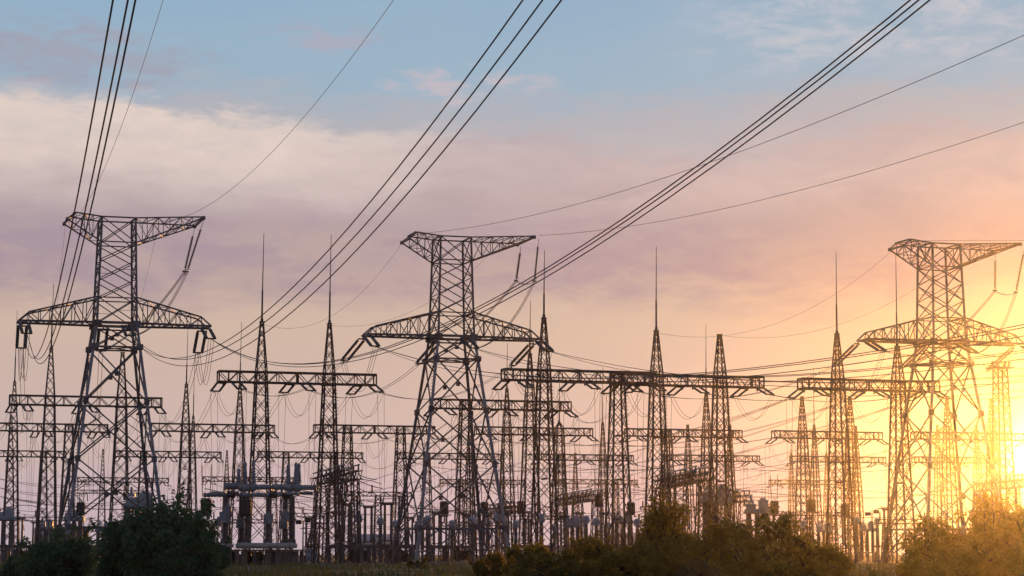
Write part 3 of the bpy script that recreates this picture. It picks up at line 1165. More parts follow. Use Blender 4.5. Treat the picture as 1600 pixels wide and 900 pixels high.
def horizontal_breaker():
    Y = 262
    c = ground_at(405, Y)
    k = Y / FPX
    root = empty('circuit_breaker', c, 0, 'long grey air blast circuit breaker with horizontal tanks on porcelain columns', 'circuit breaker')

    def X(px):
        return (px - 405) * k

    def tank(x0, x1, z, y, r, m, name='tank', flange=True):
        mb = MB()
        a, b = X(x0), X(x1)
        L = b - a
        r = r * .68
        pts = [(a, y, z), (a + .02, y, z), (a + L * .06, y, z), (b - L * .06, y, z), (b - .02, y, z), (b, y, z)]
        mb.tube(pts, [r * .55, r * .8, r, r, r * .8, r * .55], 14)
        if flange:
            n = max(3, int(L / .55))
            for i in range(n + 1):
                x = a + L * i / n
                x = min(max(x, a + .12), b - .12)
                mb.tube([(x - .07, y, z), (x + .07, y, z)], r * 1.2, 14)
        return mb.build(name, M[m], root, False)
    # upper run
    tank(351, 374, 9.35, -.6, .60, 'grey'); tank(399, 424, 9.25, -.6, .46, 'grey'); tank(424, 448, 9.25, -.6, .52, 'grey'); tank(468, 494, 9.2, -.6, .44, 'grey')
    # lower two runs
    for y, z, dx in ((-3.2, 8.25, -8), (2.6, 8.45, 6)):
        tank(324 + dx * .2, 342 + dx, z, y, .36, 'grey'); tank(342 + dx, 362 + dx, z + .08, y, .46, 'grey'); tank(388 + dx, 424 + dx, z, y, .36, 'grey')
        tank(424 + dx, 448 + dx, z, y, .40, 'grey'); tank(456 + dx, 478 + dx, z + .15, y, .26, 'grey')
    # dark valve blocks over each pair of columns
    for px in (380, 392, 452, 462):
        mb = MB()
        mb.tube([(X(px) - .55, -.6, 9.2), (X(px) - .5, -.6, 9.2), (X(px) + .5, -.6, 9.2), (X(px) + .55, -.6, 9.2)], [.25, .5, .5, .25], 12)
        mb.tube([(X(px), -.6, 8.3), (X(px), -.6, 9.9)], .28, 12)
        mb.build('valve_block', M['grey'], root)
    for px, y in ((366, -3.2), (375, 2.6), (430, -3.2), (443, 2.6)):
        mb = MB()
        mb.tube([(X(px) - .5, y, 8.3), (X(px) - .42, y, 8.3), (X(px) + .42, y, 8.3), (X(px) + .5, y, 8.3)], [.22, .42, .42, .22], 12)
        mb.build('valve_block', M['dark'], root)
    for px, h in ((382, 2.1), (395, 2.3), (449, 1.8), (461, 2.0), (463, 2.0), (372, 1.2)):
        mb = MB()
        y = -.6 if px != 463 else 1.2
        mb.ribbed((X(px), y, 9.7), (X(px), y, 9.7 + h), .36, .2, 7, 12, .25)
        mb.tube([(X(px), y, 9.7 + h), (X(px), y, 9.75 + h + .25), (X(px), y, 9.75 + h + .5)], [.24, .2, .05], 8)
        mb.build('bushing', M['grey'], root)
    cols = [(357, -3.2), (372, 2.6), (387, -.6), (423, -3.2), (441, 2.6), (456, -.6)]
    for px, y in cols:
        mb = MB()
        x = X(px)
        mb.ribbed((x, y, 2.9), (x, y, 5.2), .40, .38, 9, 12, .14)
        mb.ribbed((x, y, 5.5), (x, y, 8.2), .36, .31, 10, 12, .14)
        mb.tube([(x, y, 5.15), (x, y, 5.55)], .46, 12)
        mb.tube([(x, y, 2.5), (x, y, 2.95)], .48, 12)
        mb.build('support_column', M['porcelain'], root)
    for px, y, z, s in ((357, -3.9, 5.6, 1.0), (361, -3.9, 6.4, .8), (344, -2, 5.0, .7), (372, 1.7, 4.9, .8), (424, -3.9, 5.4, .9), (446, -1.2, 5.7, .9), (440, 1.8, 4.8, .8)):
        mb = MB(); mb.box((X(px), y, z), s * 1.2, s * .8, s * 1.3, 0, .1); mb.tube([(X(px), y, z), (X(px), y, z + s)], .2 * s, 8)
        mb.build('control_box', M['grey'], root)
    mb = MB()
    for a, b, r in ((350, 372, .24), (375, 456, .34), (457, 469, .30)):
        mb.tube([(X(a), -4.2, 2.25), (X(a) + .12, -4.2, 2.25), (X(b) - .12, -4.2, 2.25), (X(b), -4.2, 2.25)], [r * .6, r, r, r * .6], 14)
    for px in (350, 362, 385, 391, 424, 456, 460):
        mb.tube([(X(px) - .09, -4.2, 2.25), (X(px) + .09, -4.2, 2.25)], .41, 14)
    mb.build('air_pipe', M['cream'], root)
    mb = MB()
    mb.box(((X(350) + X(472)) / 2, -1, 1.72), X(472) - X(350), 7.4, .18)
    mb.build('platform', M['rust_dark'], root)
    for px in (358, 366, 377, 388, 404, 424, 441, 450, 457, 468):
        for y in (-4, 2):
            mb = MB(); mb.box((X(px), y, .81), .7 if px in (358, 388, 424, 441, 457) else .45, .5, 1.62); mb.build('leg', M['concrete'], root)
    mb = MB()
    for i in range(7):
        px = 326 + i * 25
        mb.bar((X(px), 1.5, 6.9), (X(px + 22), 1.7, 6.8), .06)
        mb.bar((X(px), 1.5, 5.1), (X(px + 22), 1.7, 5.0), .06)
    for px, y in cols:
        mb.bar((X(px), y - .5, 2.9), (X(px) + .1, y - .5, 8.2), .05)
        mb.bar((X(px) - .6, y, 7.6), (X(px) + .9, y, 8.3), .06)
        mb.tube(sag_pts((X(px) + .3, y, 8.3), (X(px) + 2.1, y - .4, 5.4), .5, 8), .035, 5)
    for a, b, z in ((470, 497, 8.6), (470, 499, 8.3), (462, 490, 8.0), (322, 345, 8.8)):
        mb.bar((X(a), -1.5, z + .25), (X(b), -2.2, z - .15), .09)
    mb.build('pipework', M['rod'], root)
    for i in range(9):
        px = 354 + i * 12.5
        mb = MB(); mb.box((X(px), -2.2 + (i % 3), .62), .7, .6, 1.0 + .15 * (i % 4), 0, .08); mb.tube([(X(px), -2.2 + (i % 3), 1.0), (X(px), -2.2 + (i % 3), 1.55)], .14, 8)
        mb.build('cabinet', M['dark'] if i % 2 else M['grey'], root)


horizontal_breaker()


def make_head_breaker():
    """pale head on stout porcelain columns"""
    root = bpy.data.objects.new('circuit_breaker', None)
    COL.objects.link(root)
    for x in (-1.3, 0, 1.3):
        mb = MB()
        mb.ribbed((x, 0, 2.4), (x, 0, 7.4), .46, .40, 18, 12, .1)
        mb.build('support_column', M['porcelain'], root)
    mb = MB()
    mb.box((-.9, 0, 8.1), 1.5, 1.3, 1.2, 0, .3)
    mb.box((.95, .1, 8.45), 1.5, 1.3, 1.7, 0, .35)
    for x, z in ((-.9, 7.8), (-.9, 8.4), (.95, 7.9), (.95, 8.5), (.95, 9.0)):
        mb.box((x, .05, z), 1.62, 1.42, .1, 0, .36)
    mb.tube([(-1.9, 0, 7.55), (2.0, 0, 7.55)], .42, 12)
    mb.tube([(-.9, 0, 8.8), (-.9, 0, 9.2)], .5, 12)
    mb.tube([(.9, 0, 9.25), (.9, 0, 9.6)], .45, 12)
    mb.ribbed((-.9, 0, 9.15), (-.9, 0, 10.1), .26, .16, 5, 8)
    mb.build('breaker_head', M['pale'], root)
    mb = MB()
    mb.tube([(-1.9, -.8, 8.3), (-1.9, -.8, 9.4)], .16, 8); mb.tube([(2.05, -.4, 8.6), (2.6, -.4, 8.6)], .14, 8)
    mb.build('fitting', M['rod'], root)
    mb = MB()
    mb.box((0, 0, 2.2), 4.2, 1.6, .3)
    for x in (-1.7, 0, 1.7):
        mb.box((x, 0, 1.02), .55, .9, 2.04)
    mb.build('plinth', M['concrete'], root)
    return root


hb = [(214, 290, 1.0, 'pale headed circuit breaker above the big bush under the left pylon'),
      (114, 385, .95, 'smaller pale headed circuit breaker seen through the left pylon legs'),
      (4, 300, .80, 'pale headed circuit breaker cut by the left picture edge'),
      (160, 330, .62, 'short pale headed breaker between the two left bushes'),
      (70, 372, .72, 'short pale headed breaker left of the left pylon foot'),
      (894, 330, .72, 'pale headed breaker in the gap left of the tallest bush'),
      (974, 345, .82, 'pale headed breaker just left of the tallest bush'),
      (1120, 300, 1.12, 'pale headed breaker below the sloping frame over the bushes'),
      (1184, 330, 1.0, 'pale headed breaker above the bushes right of the sloping frame'),
      (1288, 318, .60, 'short pale headed breaker low between thin posts left of the right pylon'),
      (1356, 318, .62, 'short pale headed breaker beside the left foot of the right pylon'),
      (660, 330, .70, 'pale headed breaker behind the front left foot of the middle pylon'),
      (752, 350, .78, 'pale headed breaker behind the right feet of the middle pylon')]
hp = make_head_breaker()
for i, (px, Y, s, lab) in enumerate(hb):
    o = hp if i == 0 else copy_tree(hp)
    o.location = ground_at(px, Y)
    o.rotation_euler = (0, 0, R(random.Random(i).uniform(-12, 20)))
    o.scale = (s, s, s)
    tag(o, lab, 'circuit breaker', 'pale headed circuit breakers')


def make_transformer():
    root = bpy.data.objects.new('instrument_transformer', None)
    COL.objects.link(root)
    mb = MB(); mb.ribbed((0, 0, 2.5), (0, 0, 5.6), .36, .28, 12, 10, .2); mb.build('porcelain_column', M['porcelain'], root)
    mb = MB()
    mb.tube([(0, 0, 5.6), (0, 0, 5.75), (0, 0, 6.5), (0, 0, 6.75), (0, 0, 6.85)], [.3, .52, .52, .38, .12], 12)
    mb.tube([(-.75, 0, 6.1), (.75, 0, 6.1)], .09, 6)
    mb.build('head_can', M['pale'], root)
    mb = MB(); mb.box((0, 0, 2.32), 1.0, 1.0, .34)
    mb.tube([(0, 0, 0), (0, 0, 2.2)], .3, 10); mb.box((0, -.45, 1.3), .5, .3, .7)
    mb.build('pedestal', M['concrete'], root)
    return root


def make_post_insulator():
    root = bpy.data.objects.new('post_insulator', None)
    COL.objects.link(root)
    for x in (-.45, .45):
        mb = MB(); mb.ribbed((x, 0, 2.8), (x, 0, 7.4), .24, .19, 18, 8, .22); mb.build('porcelain_column', M['porcelain'], root)
    mb = MB(); mb.box((0, 0, 7.5), 1.5, .35, .22); mb.tube([(-1.3, 0, 7.7), (1.3, 0, 7.7)], .09, 6)
    mb.bar((.45, 0, 7.6), (1.0, 0, 8.3), .09)
    mb.bar((-.45, 0, 7.6), (-.9, 0, 8.1), .09)
    mb.build('contact_arm', M['rod'], root)
    mb = MB(); mb.mast(0, 2.7, 1.3, 1.3, 1.4, .1, .06); mb.box((0, 0, 2.75), 1.6, .8, .12); mb.build('stand', M['rust'], root)
    return root


tp = make_transformer()
tl = [(560, 310, 1), (594, 318, .95), (618, 300, .85), (668, 300, .95), (706, 322, .9), (738, 310, .95), (776, 305, 1.0), (806, 325, .9), (846, 310, 1.0),
      (866, 352, .85), (916, 322, 1.0), (932, 300, .9), (952, 360, .9), (996, 330, .95), (1230, 325, .9), (1256, 350, .95), (1340, 330, 1.0), (1372, 345, 1.0)]
for i, (px, Y, s) in enumerate(tl):
    o = tp if i == 0 else copy_tree(tp)
    o.location = ground_at(px, Y)
    o.rotation_euler = (0, 0, R(random.Random(i + 50).uniform(-30, 30)))
    o.scale = (s, s, s)
    tag(o, 'slim pale capped transformer column, %s from the left in the row behind the grass' % ordn(i), 'transformer', 'slim transformer columns')
ip = make_post_insulator()
il = [(30, 330, .85), (53, 345, .8), (482, 300, .8), (540, 300, 1.05), (575, 315, 1.05), (606, 330, 1.15), (640, 345, .9), (682, 345, 1.0), (693, 300, .85), (728, 360, 1.0), (760, 330, .9),
      (790, 360, 1.0), (822, 340, 1.0), (880, 310, .85), (905, 350, 1.0), (944, 330, .95), (962, 310, .8), (1205, 340, 1.1), (1322, 350, 1.0), (1388, 335, 1.05)]
for i, (px, Y, s) in enumerate(il):
    o = ip if i == 0 else copy_tree(ip)
    o.location = ground_at(px, Y)
    o.rotation_euler = (0, 0, R(random.Random(i + 90).uniform(-40, 40)))
    o.scale = (s, s, s)
    tag(o, 'twin column disconnector with contact arm, %s from the left behind the grass' % ordn(i), 'disconnector', 'twin column disconnectors')


def bus_frame(px_front, y_front, Y, length, label, stubs, turn=10, at=''):
    """lattice bus frame running away from the viewer on lattice posts"""
    z = zpx(y_front, Y)
    p = at_y(px_front, y_front, Y)
    root = empty('bus_bridge', (p.x, p.y, 0), R(turn), label, 'bus frame', 'rigid bus frames on lattice posts')
    for sx in (-1.1, 0.9):
        mb = MB()
        n = int(length / 1.6)
        for i in range(n):
            a, b = i * length / n, (i + 1) * length / n
            for zz in (z, z - 1.1):
                for dx in (-.4, .4):
                    mb.bar((sx + dx, a, zz), (sx + dx, b, zz), .13)
                mb.bar((sx - .4, a, zz), (sx + .4, b, zz), .08)
            for dx in (-.4, .4):
                mb.bar((sx + dx, a, z - 1.1 if i % 2 else z), (sx + dx, b, z if i % 2 else z - 1.1), .08)
        mb.build('girder', M['rust_dark'], root)
    for y in (.6, length * .5, length - .6):
        mb = MB(); mb.mast(0, z - 1.15, 2.5, 1.7, 1.7, .15, .075, 0, y); mb.build('post', M['rust'], root)
    for i in range(int(length / 4.8)):
        y = .8 + i * 4.8
        for sx in (-1.1, .9):
            mb = MB()
            mb.ribbed((sx, y, z + .05), (sx, y, z + .75), .16, .12, 4, 6)
            mb.build('standoff', M['porcelain'], root)
    for sx in (-1.1, .9):
        mb = MB()
        mb.tube([(sx, 0, z + .8), (sx, length, z + .8)], .11, 8)
        mb.build('bus_tube', M['grey'], root)
    for j, (dx, dy, dz) in enumerate(stubs):
        a = Vector((p.x, p.y, z - .1 - j * .8))
        b = a + Vector((dx, dy, dz))
        wire('bus_wire', [sag_pts(a, b, .25, 8)], .055,
             '%s slack cable from the %s' % (('upper', 'lower', 'lowest')[j], label.split(' bus frame')[0].split(' bus ')[0] + ' bus frame at ' + at), 'cable', 'cables of the bus frames')


bus_frame(551, 735, 296, 36, 'dark sloping bus frame beside the tall gantry right post', [(3.4, -2, -1.2), (4.2, -2, -1.6), (2.6, -2, -1.4)], 12, 'the tall gantry')
bus_frame(934, 771, 395, 48, 'bluish sloping bus frame right of the middle pylon', [(5, -2, -.8)], 7, 'the rod spire')
bus_frame(1101, 737, 298, 44, 'dark sloping bus frame above the tallest bush', [(3.0, -2, -1.4), (4, -3, -2)], 4, 'the tallest bush')
bus_frame(1164, 773, 385, 40, 'low bus frame at the right end of the bush row', [(6, -2, -2.2), (5.0, -2, -1.8)], 4, 'the bush row')
bus_frame(1640, 745, 330, 40, 'bus frame running out of the right picture edge in the glow', [], 3)
bus_frame(228, 782, 420, 46, 'low bus frame seen through the left pylon right leg', [(6, -3, -1)], 14, 'the left pylon leg')
bus_frame(812, 790, 430, 40, 'low bus frame between the middle pylon and the rod gantry', [(5, -2, -.7)], 10, 'the middle pylon')


def low_portal(x0, x1, y, Y, label, nposts=2):
    """low busbar portal with slim lattice posts and upright and hanging isolators"""
    c = ground_at((x0 + x1) / 2, Y)
    z = zpx(y, Y)
    k = Y / FPX
    h = (x1 - x0) / 2 * k
    root = empty('busbar_portal', c, R(12), label, 'portal', 'low busbar portals')
    mb = MB(); mb.truss(-h, h, z - .6, z, .7, 1.0, .13, .07); mb.build('beam', M['rust_dark'], root)
    for i in range(nposts):
        x = -h * .72 + 1.44 * h * i / (nposts - 1)
        mb = MB(); mb.mast(0, z - .62, 1.3, .8, 1.2, .13, .065, x, 0); mb.build('post', M['rust_dark'], root)
    rg = random.Random(int(x0 * 7 + y))
    for i in range(6):
        x = -h + .4 + (2 * h - .8) * i / 5
        mb = MB()
        if i % 2 == 0:
            mb.ribbed((x, 0, z + .02), (x, 0, z + 1.1), .16, .12, 6, 8)
            mb.build('standing_isolator', M['porcelain'], root)
        else:
            mb.string((x, 0, z - .62), (x + rg.uniform(-.6, .6), -.5, z - 2.2), .13, 10, 6)
            mb.build('hanging_isolator', M['glass'], root)
    mb = MB()
    mb.tube(sag_pts((-h - 1, 0, z + 1.2), (h * .1, 0, z + 1.2), -.7, 10), .06, 6)
    mb.build('curved_busbar', M['rod'], root)


for a in ((538, 642, 769, 330, 'busbar portal behind the concrete benches left of the middle pylon', 3), (112, 214, 766, 420, 'busbar portal seen through the legs of the left pylon', 2),
          (10, 118, 808, 350, 'low busbar portal left of the left pylon foot', 3), (690, 800, 816, 370, 'low busbar portal between the feet of the middle pylon', 3),
          (812, 905, 806, 360, 'low busbar portal right of the middle pylon', 2), (1000, 1130, 792, 400, 'busbar portal half hidden by the tallest bush', 3),
          (1206, 1322, 800, 370, 'busbar portal in the glow over the right bushes', 3), (1370, 1470, 812, 330, 'low busbar portal at the right pylon feet', 2),
          (440, 520, 802, 380, 'low busbar portal right of the long grey breaker', 2), (330, 430, 812, 380, 'low busbar portal behind the long grey breaker columns', 2)):
    low_portal(*a)


def make_trap():
    root = bpy.data.objects.new('line_trap', None)
    COL.objects.link(root)
    mb = MB()
    mb.tube([(0, 0, -.95), (0, 0, -.9), (0, 0, .85), (0, 0, .95)], [.35, .6, .6, .4], 14)
    for i in range(10):
        a = 2 * math.pi * i / 10
        mb.bar((.63 * math.cos(a), .63 * math.sin(a), -.9), (.63 * math.cos(a), .63 * math.sin(a), .9), .07)
    mb.build('drum', M['dark'], root)
    mb = MB()
    mb.bar((-.65, 0, -1.0), (.65, 0, -1.0), .1); mb.bar((0, -.65, -1.0), (0, .65, -1.0), .1)
    mb.build('end_frame', M['rod'], root)
    mb = MB()
    mb.bar((-.65, 0, 1.0), (.65, 0, 1.0), .1); mb.bar((0, -.65, 1.0), (0, .65, 1.0), .1)
    mb.bar((-.3, 0, 1.0), (0, 0, 1.5), .06); mb.bar((.3, 0, 1.0), (0, 0, 1.5), .06)
    mb.build('end_frame', M['rod'], root)
    for x in (-.45, .45):
        mb = MB(); mb.string((x, 0, 1.0), (x * 1.3, 0, 5.2), .09, 16, 6); mb.build('hanger', M['porcelain'], root)
    return root


trp = make_trap()
trl = [(126, 795, 340, 'black drum line trap hanging right of the left pylon foot'),
       (322, 792, 262, 'black drum line trap at the left end of the long grey breaker'),
       (384, 793, 256, 'black drum line trap in front of the long grey breaker columns'),
       (694, 794, 330, 'black drum line trap hanging between the middle pylon legs, nearest the left leg'),
       (757, 794, 340, 'black drum line trap hanging behind the right leg of the middle pylon'),
       (814, 793, 335, 'black drum line trap hanging just right of the middle pylon'),
       (986, 795, 335, 'black drum line trap just left of the tallest bush'),
       (935, 783, 360, 'rusty drum line trap under the bluish sloping bus frame'),
       (1210, 793, 340, 'drum line trap in the glow above the right bushes'),
       (1268, 790, 340, 'drum line trap in the glow left of the paired thin posts'),
       (1320, 797, 345, 'drum line trap in the glow closest to the right pylon')]
for i, (px, py, Y, lab) in enumerate(trl):
    o = trp if i == 0 else copy_tree(trp)
    o.location = at_y(px, py, Y)
    s = 1.0 if i not in (4, 5, 6) else .95
    o.scale = (s, s, s)
    tag(o, lab, 'line trap', 'hanging drum line traps')


def make_bench(L):
    root = bpy.data.objects.new('equipment_bench', None)
    COL.objects.link(root)
    mb = MB(); mb.box((0, 0, 2.35), L, 3.2, .26, 0, .05); mb.box((0, -1.7, 2.1), L * .96, .1, .25); mb.build('slab', M['concrete'], root)
    n = max(3, int(L / 1.5))
    for i in range(n):
        x = -L / 2 + .5 + (L - 1) * i / (n - 1)
        for y in (-1.2, 1.2):
            mb = MB(); mb.box((x, y, 1.1), .55, .4, 2.2); mb.build('leg', M['concrete'], root)
    mb = MB(); mb.box((L * .2, .2, .95), L * .35, 1.2, 1.5, 0, .05); mb.build('cabinet', M['dark'], root)
    return root


bl = [(545, 296, 6.4, 'dark concrete equipment bench under the sloping bus frame'),
      (604, 290, 7.6, 'dark concrete equipment bench left of the middle pylon front foot'),
      (20, 310, 6.0, 'dark concrete equipment bench at the left picture edge'),
      (705, 340, 7.0, 'dark concrete equipment bench behind the middle pylon feet'),
      (835, 330, 6.0, 'dark concrete equipment bench right of the middle pylon behind low bushes')]
for px, Y, L, lab in bl:
    o = make_bench(L)
    o.location = ground_at(px, Y)
    o.rotation_euler = (0, 0, R(5))
    tag(o, lab, 'equipment bench', 'concrete equipment benches')

# small transformer with frame in the open gap, floodlight post
root = empty('small_transformer', ground_at(486, 305), R(10), 'small pale pole transformer under an A frame in the grass gap', 'transformer')
mb = MB(); mb.box((0, 0, .9), 1.6, 1.2, 1.5, 0, .1); mb.box((0, 0, 1.75), 1.3, 1.0, .25); mb.build('tank', M['pale'], root)
mb = MB()
for s in (-1, 1):
    mb.bar((s * .9, 0, 0), (s * .25, 0, 3.9), .13); mb.bar((s * .9, .6, 0), (s * .25, .6, 3.9), .13)
mb.bar((-.7, 0, 3.3), (.7, 0, 3.3), .14); mb.bar((-.5, 0, 3.9), (.5, 0, 3.9), .14); mb.build('frame', M['rust_dark'], root)
for x in (-.4, 0, .4):
    mb = MB(); mb.ribbed((x, 0, 1.9), (x, 0, 2.7), .14, .1, 4, 8); mb.build('bushing', M['porcelain'], root)
for px, Y, ty, lab in ((473, 292, 815, 'floodlight post with twin dark lamps right of the long grey breaker'),
                       (1364, 310, 802, 'slim floodlight post in the glow near the right pylon foot')):
    c = ground_at(px, Y)
    z = zpx(ty, Y)
    root = empty('floodlight_post', c, 0, lab, 'floodlight')
    mb = MB(); mb.tube([(0, 0, 0), (0, 0, z)], [.11, .08], 8); mb.bar((-.6, 0, z - .1), (.6, 0, z + .15), .08); mb.build('pole', M['rod'], root)
    for x, dz in ((-.6, -.1), (.6, .2)):
        mb = MB(); mb.box((x, -.1, z + dz), .8, .5, .5, 0, .08); mb.build('lamp', M['dark'], root)

# mast with platform near the right edge
c = ground_at(1571, 279)
root = empty('lattice_mast', c, PSI, 'lattice mast carrying a small platform of equipment near the right picture edge', 'mast')
zpl = zpx(576, 279)
mb = MB(); mb.mast(0, zpl, 2.6, 1.3, 2.2, .17, .08); mb.build('shaft', M['rust'], root)
mb = MB(); mb.box((0, 0, zpl + .1), 3.1, 2.0, .22); mb.bar((-1.5, -1, zpl + .7), (1.5, -1, zpl + .7), .06); mb.build('platform', M['rust'], root)
for x in (-1.2, -.3, .6, 1.2):
    mb = MB(); mb.ribbed((x, 0, zpl + .2), (x + .15, 0, zpl + .95), .24, .18, 4, 8); mb.build('bushing', M['porcelain'], root)
wire('dropper_wire', [sag_pts(Vector((c.x, c.y, zpl + 1)), pp('right', 10.9, 3, ZA - 2), .5, 6)], .05,
     'thick wire between the right pylon crossarm and the platform mast', 'cable')

# distant pylon, building and trees on the horizon
far = empty('far_pylon', ground_at(489, 720), R(20), 'tiny far pylon on the horizon in the grass gap', 'pylon')
mb = MB(); mb.mast(0, zpx(812, 720), 3.6, .6, 2.2, .3, .2); mb.build('mast', M['rust_dark'], far)
mb = MB()
for z, w in ((.62, 3.4), (.75, 4.4), (.88, 3.0)):
    zz = zpx(812, 720) * z
    mb.bar((-w, 0, zz), (w, 0, zz), .28); mb.bar((-w, 0, zz), (0, 0, zz + 1.1), .18); mb.bar((w, 0, zz), (0, 0, zz + 1.1), .18)
mb.build('arms', M['rust_dark'], far)


def far_house(px, Y, w, h, d, label):
    root = empty('service_building', ground_at(px, Y), R(8), label, 'building')
    mb = MB(); mb.box((0, 0, h / 2), w, d, h); mb.build('wall', M['wall'], root)
    mb = MB()
    mb.v += [Vector(p) for p in ((-w / 2 - .3, -d / 2 - .4, h + .02), (w / 2 + .3, -d / 2 - .4, h + .02), (w / 2 + .3, d / 2 + .4, h + .02), (-w / 2 - .3, d / 2 + .4, h + .02), (-w / 2 - .3, 0, h + 1.8), (w / 2 + .3, 0, h + 1.8))]
    mb.f += [(0, 1, 5, 4), (2, 3, 4, 5), (0, 4, 3), (1, 2, 5), (3, 2, 1, 0)]
    mb.build('roof', M['roof'], root)
    n = int(w / 3.5)
    for i in range(n):
        x = -w / 2 + w * (i + .5) / n
        mb = MB(); mb.box((x, -d / 2 - .03, h * .55), 1.3, .1, 1.4); mb.build('window', M['pane'], root)


far_house(95, 640, 15, 6.5, 9, 'pale service building far off behind the left bushes')
far_house(1020, 700, 26, 5.5, 10, 'long pale service building hidden behind the tallest bush')
far_house(585, 690, 16, 5.0, 9, 'small pale service building far behind the concrete benches')

# low horizontal bus wires strung across the yard
rng = random.Random(5)
LOWW = ['highest of those behind the left pylon', 'second highest of those behind the left pylon', 'third highest of those behind the left pylon', 'at the left edge near the equipment tops',
        'running right from the left pylon foot', 'behind the long grey breaker', 'left of the middle pylon legs', 'through the middle pylon legs', 'lowest through the middle pylon legs',
        'right of the middle pylon at gantry height', 'over the tallest bush', 'left of the right pylon', 'through the right pylon in the glow', 'low through the right pylon just above bushes',
        'low left of the middle pylon across bench tops', 'lowest behind the left bushes', 'above the sloping frame over the bushes']
for i, (x0, x1, y, Y) in enumerate(((-20, 175, 744, 520), (-20, 160, 757, 500), (-20, 230, 772, 470), (-20, 130, 790, 440), (20, 300, 779, 455), (330, 640, 768, 470), (440, 700, 790, 430),
                                    (560, 900, 781, 450), (640, 1010, 793, 430), (850, 1200, 757, 540), (980, 1330, 763, 520), (1150, 1470, 764, 500), (1300, 1620, 761, 520), (1180, 1600, 800, 430),
                                    (460, 780, 812, 380), (20, 140, 803, 400), (1000, 1250, 746, 560))):
    a = at_y(x0, y, Y - 20); b = at_y(x1, y + 2, Y + 20)
    b.z = a.z
    d = b - a
    wire('bus_wire', [sag_pts(a, b, .8 + rng.random(), 24), sag_pts(a + Vector((0, 2.4, .05)), b + Vector((0, 2.4, .05)), 1.2 + rng.random(), 24)], .045,
         'long low bus wire pair ' + LOWW[i], 'power line', 'long low bus wires')


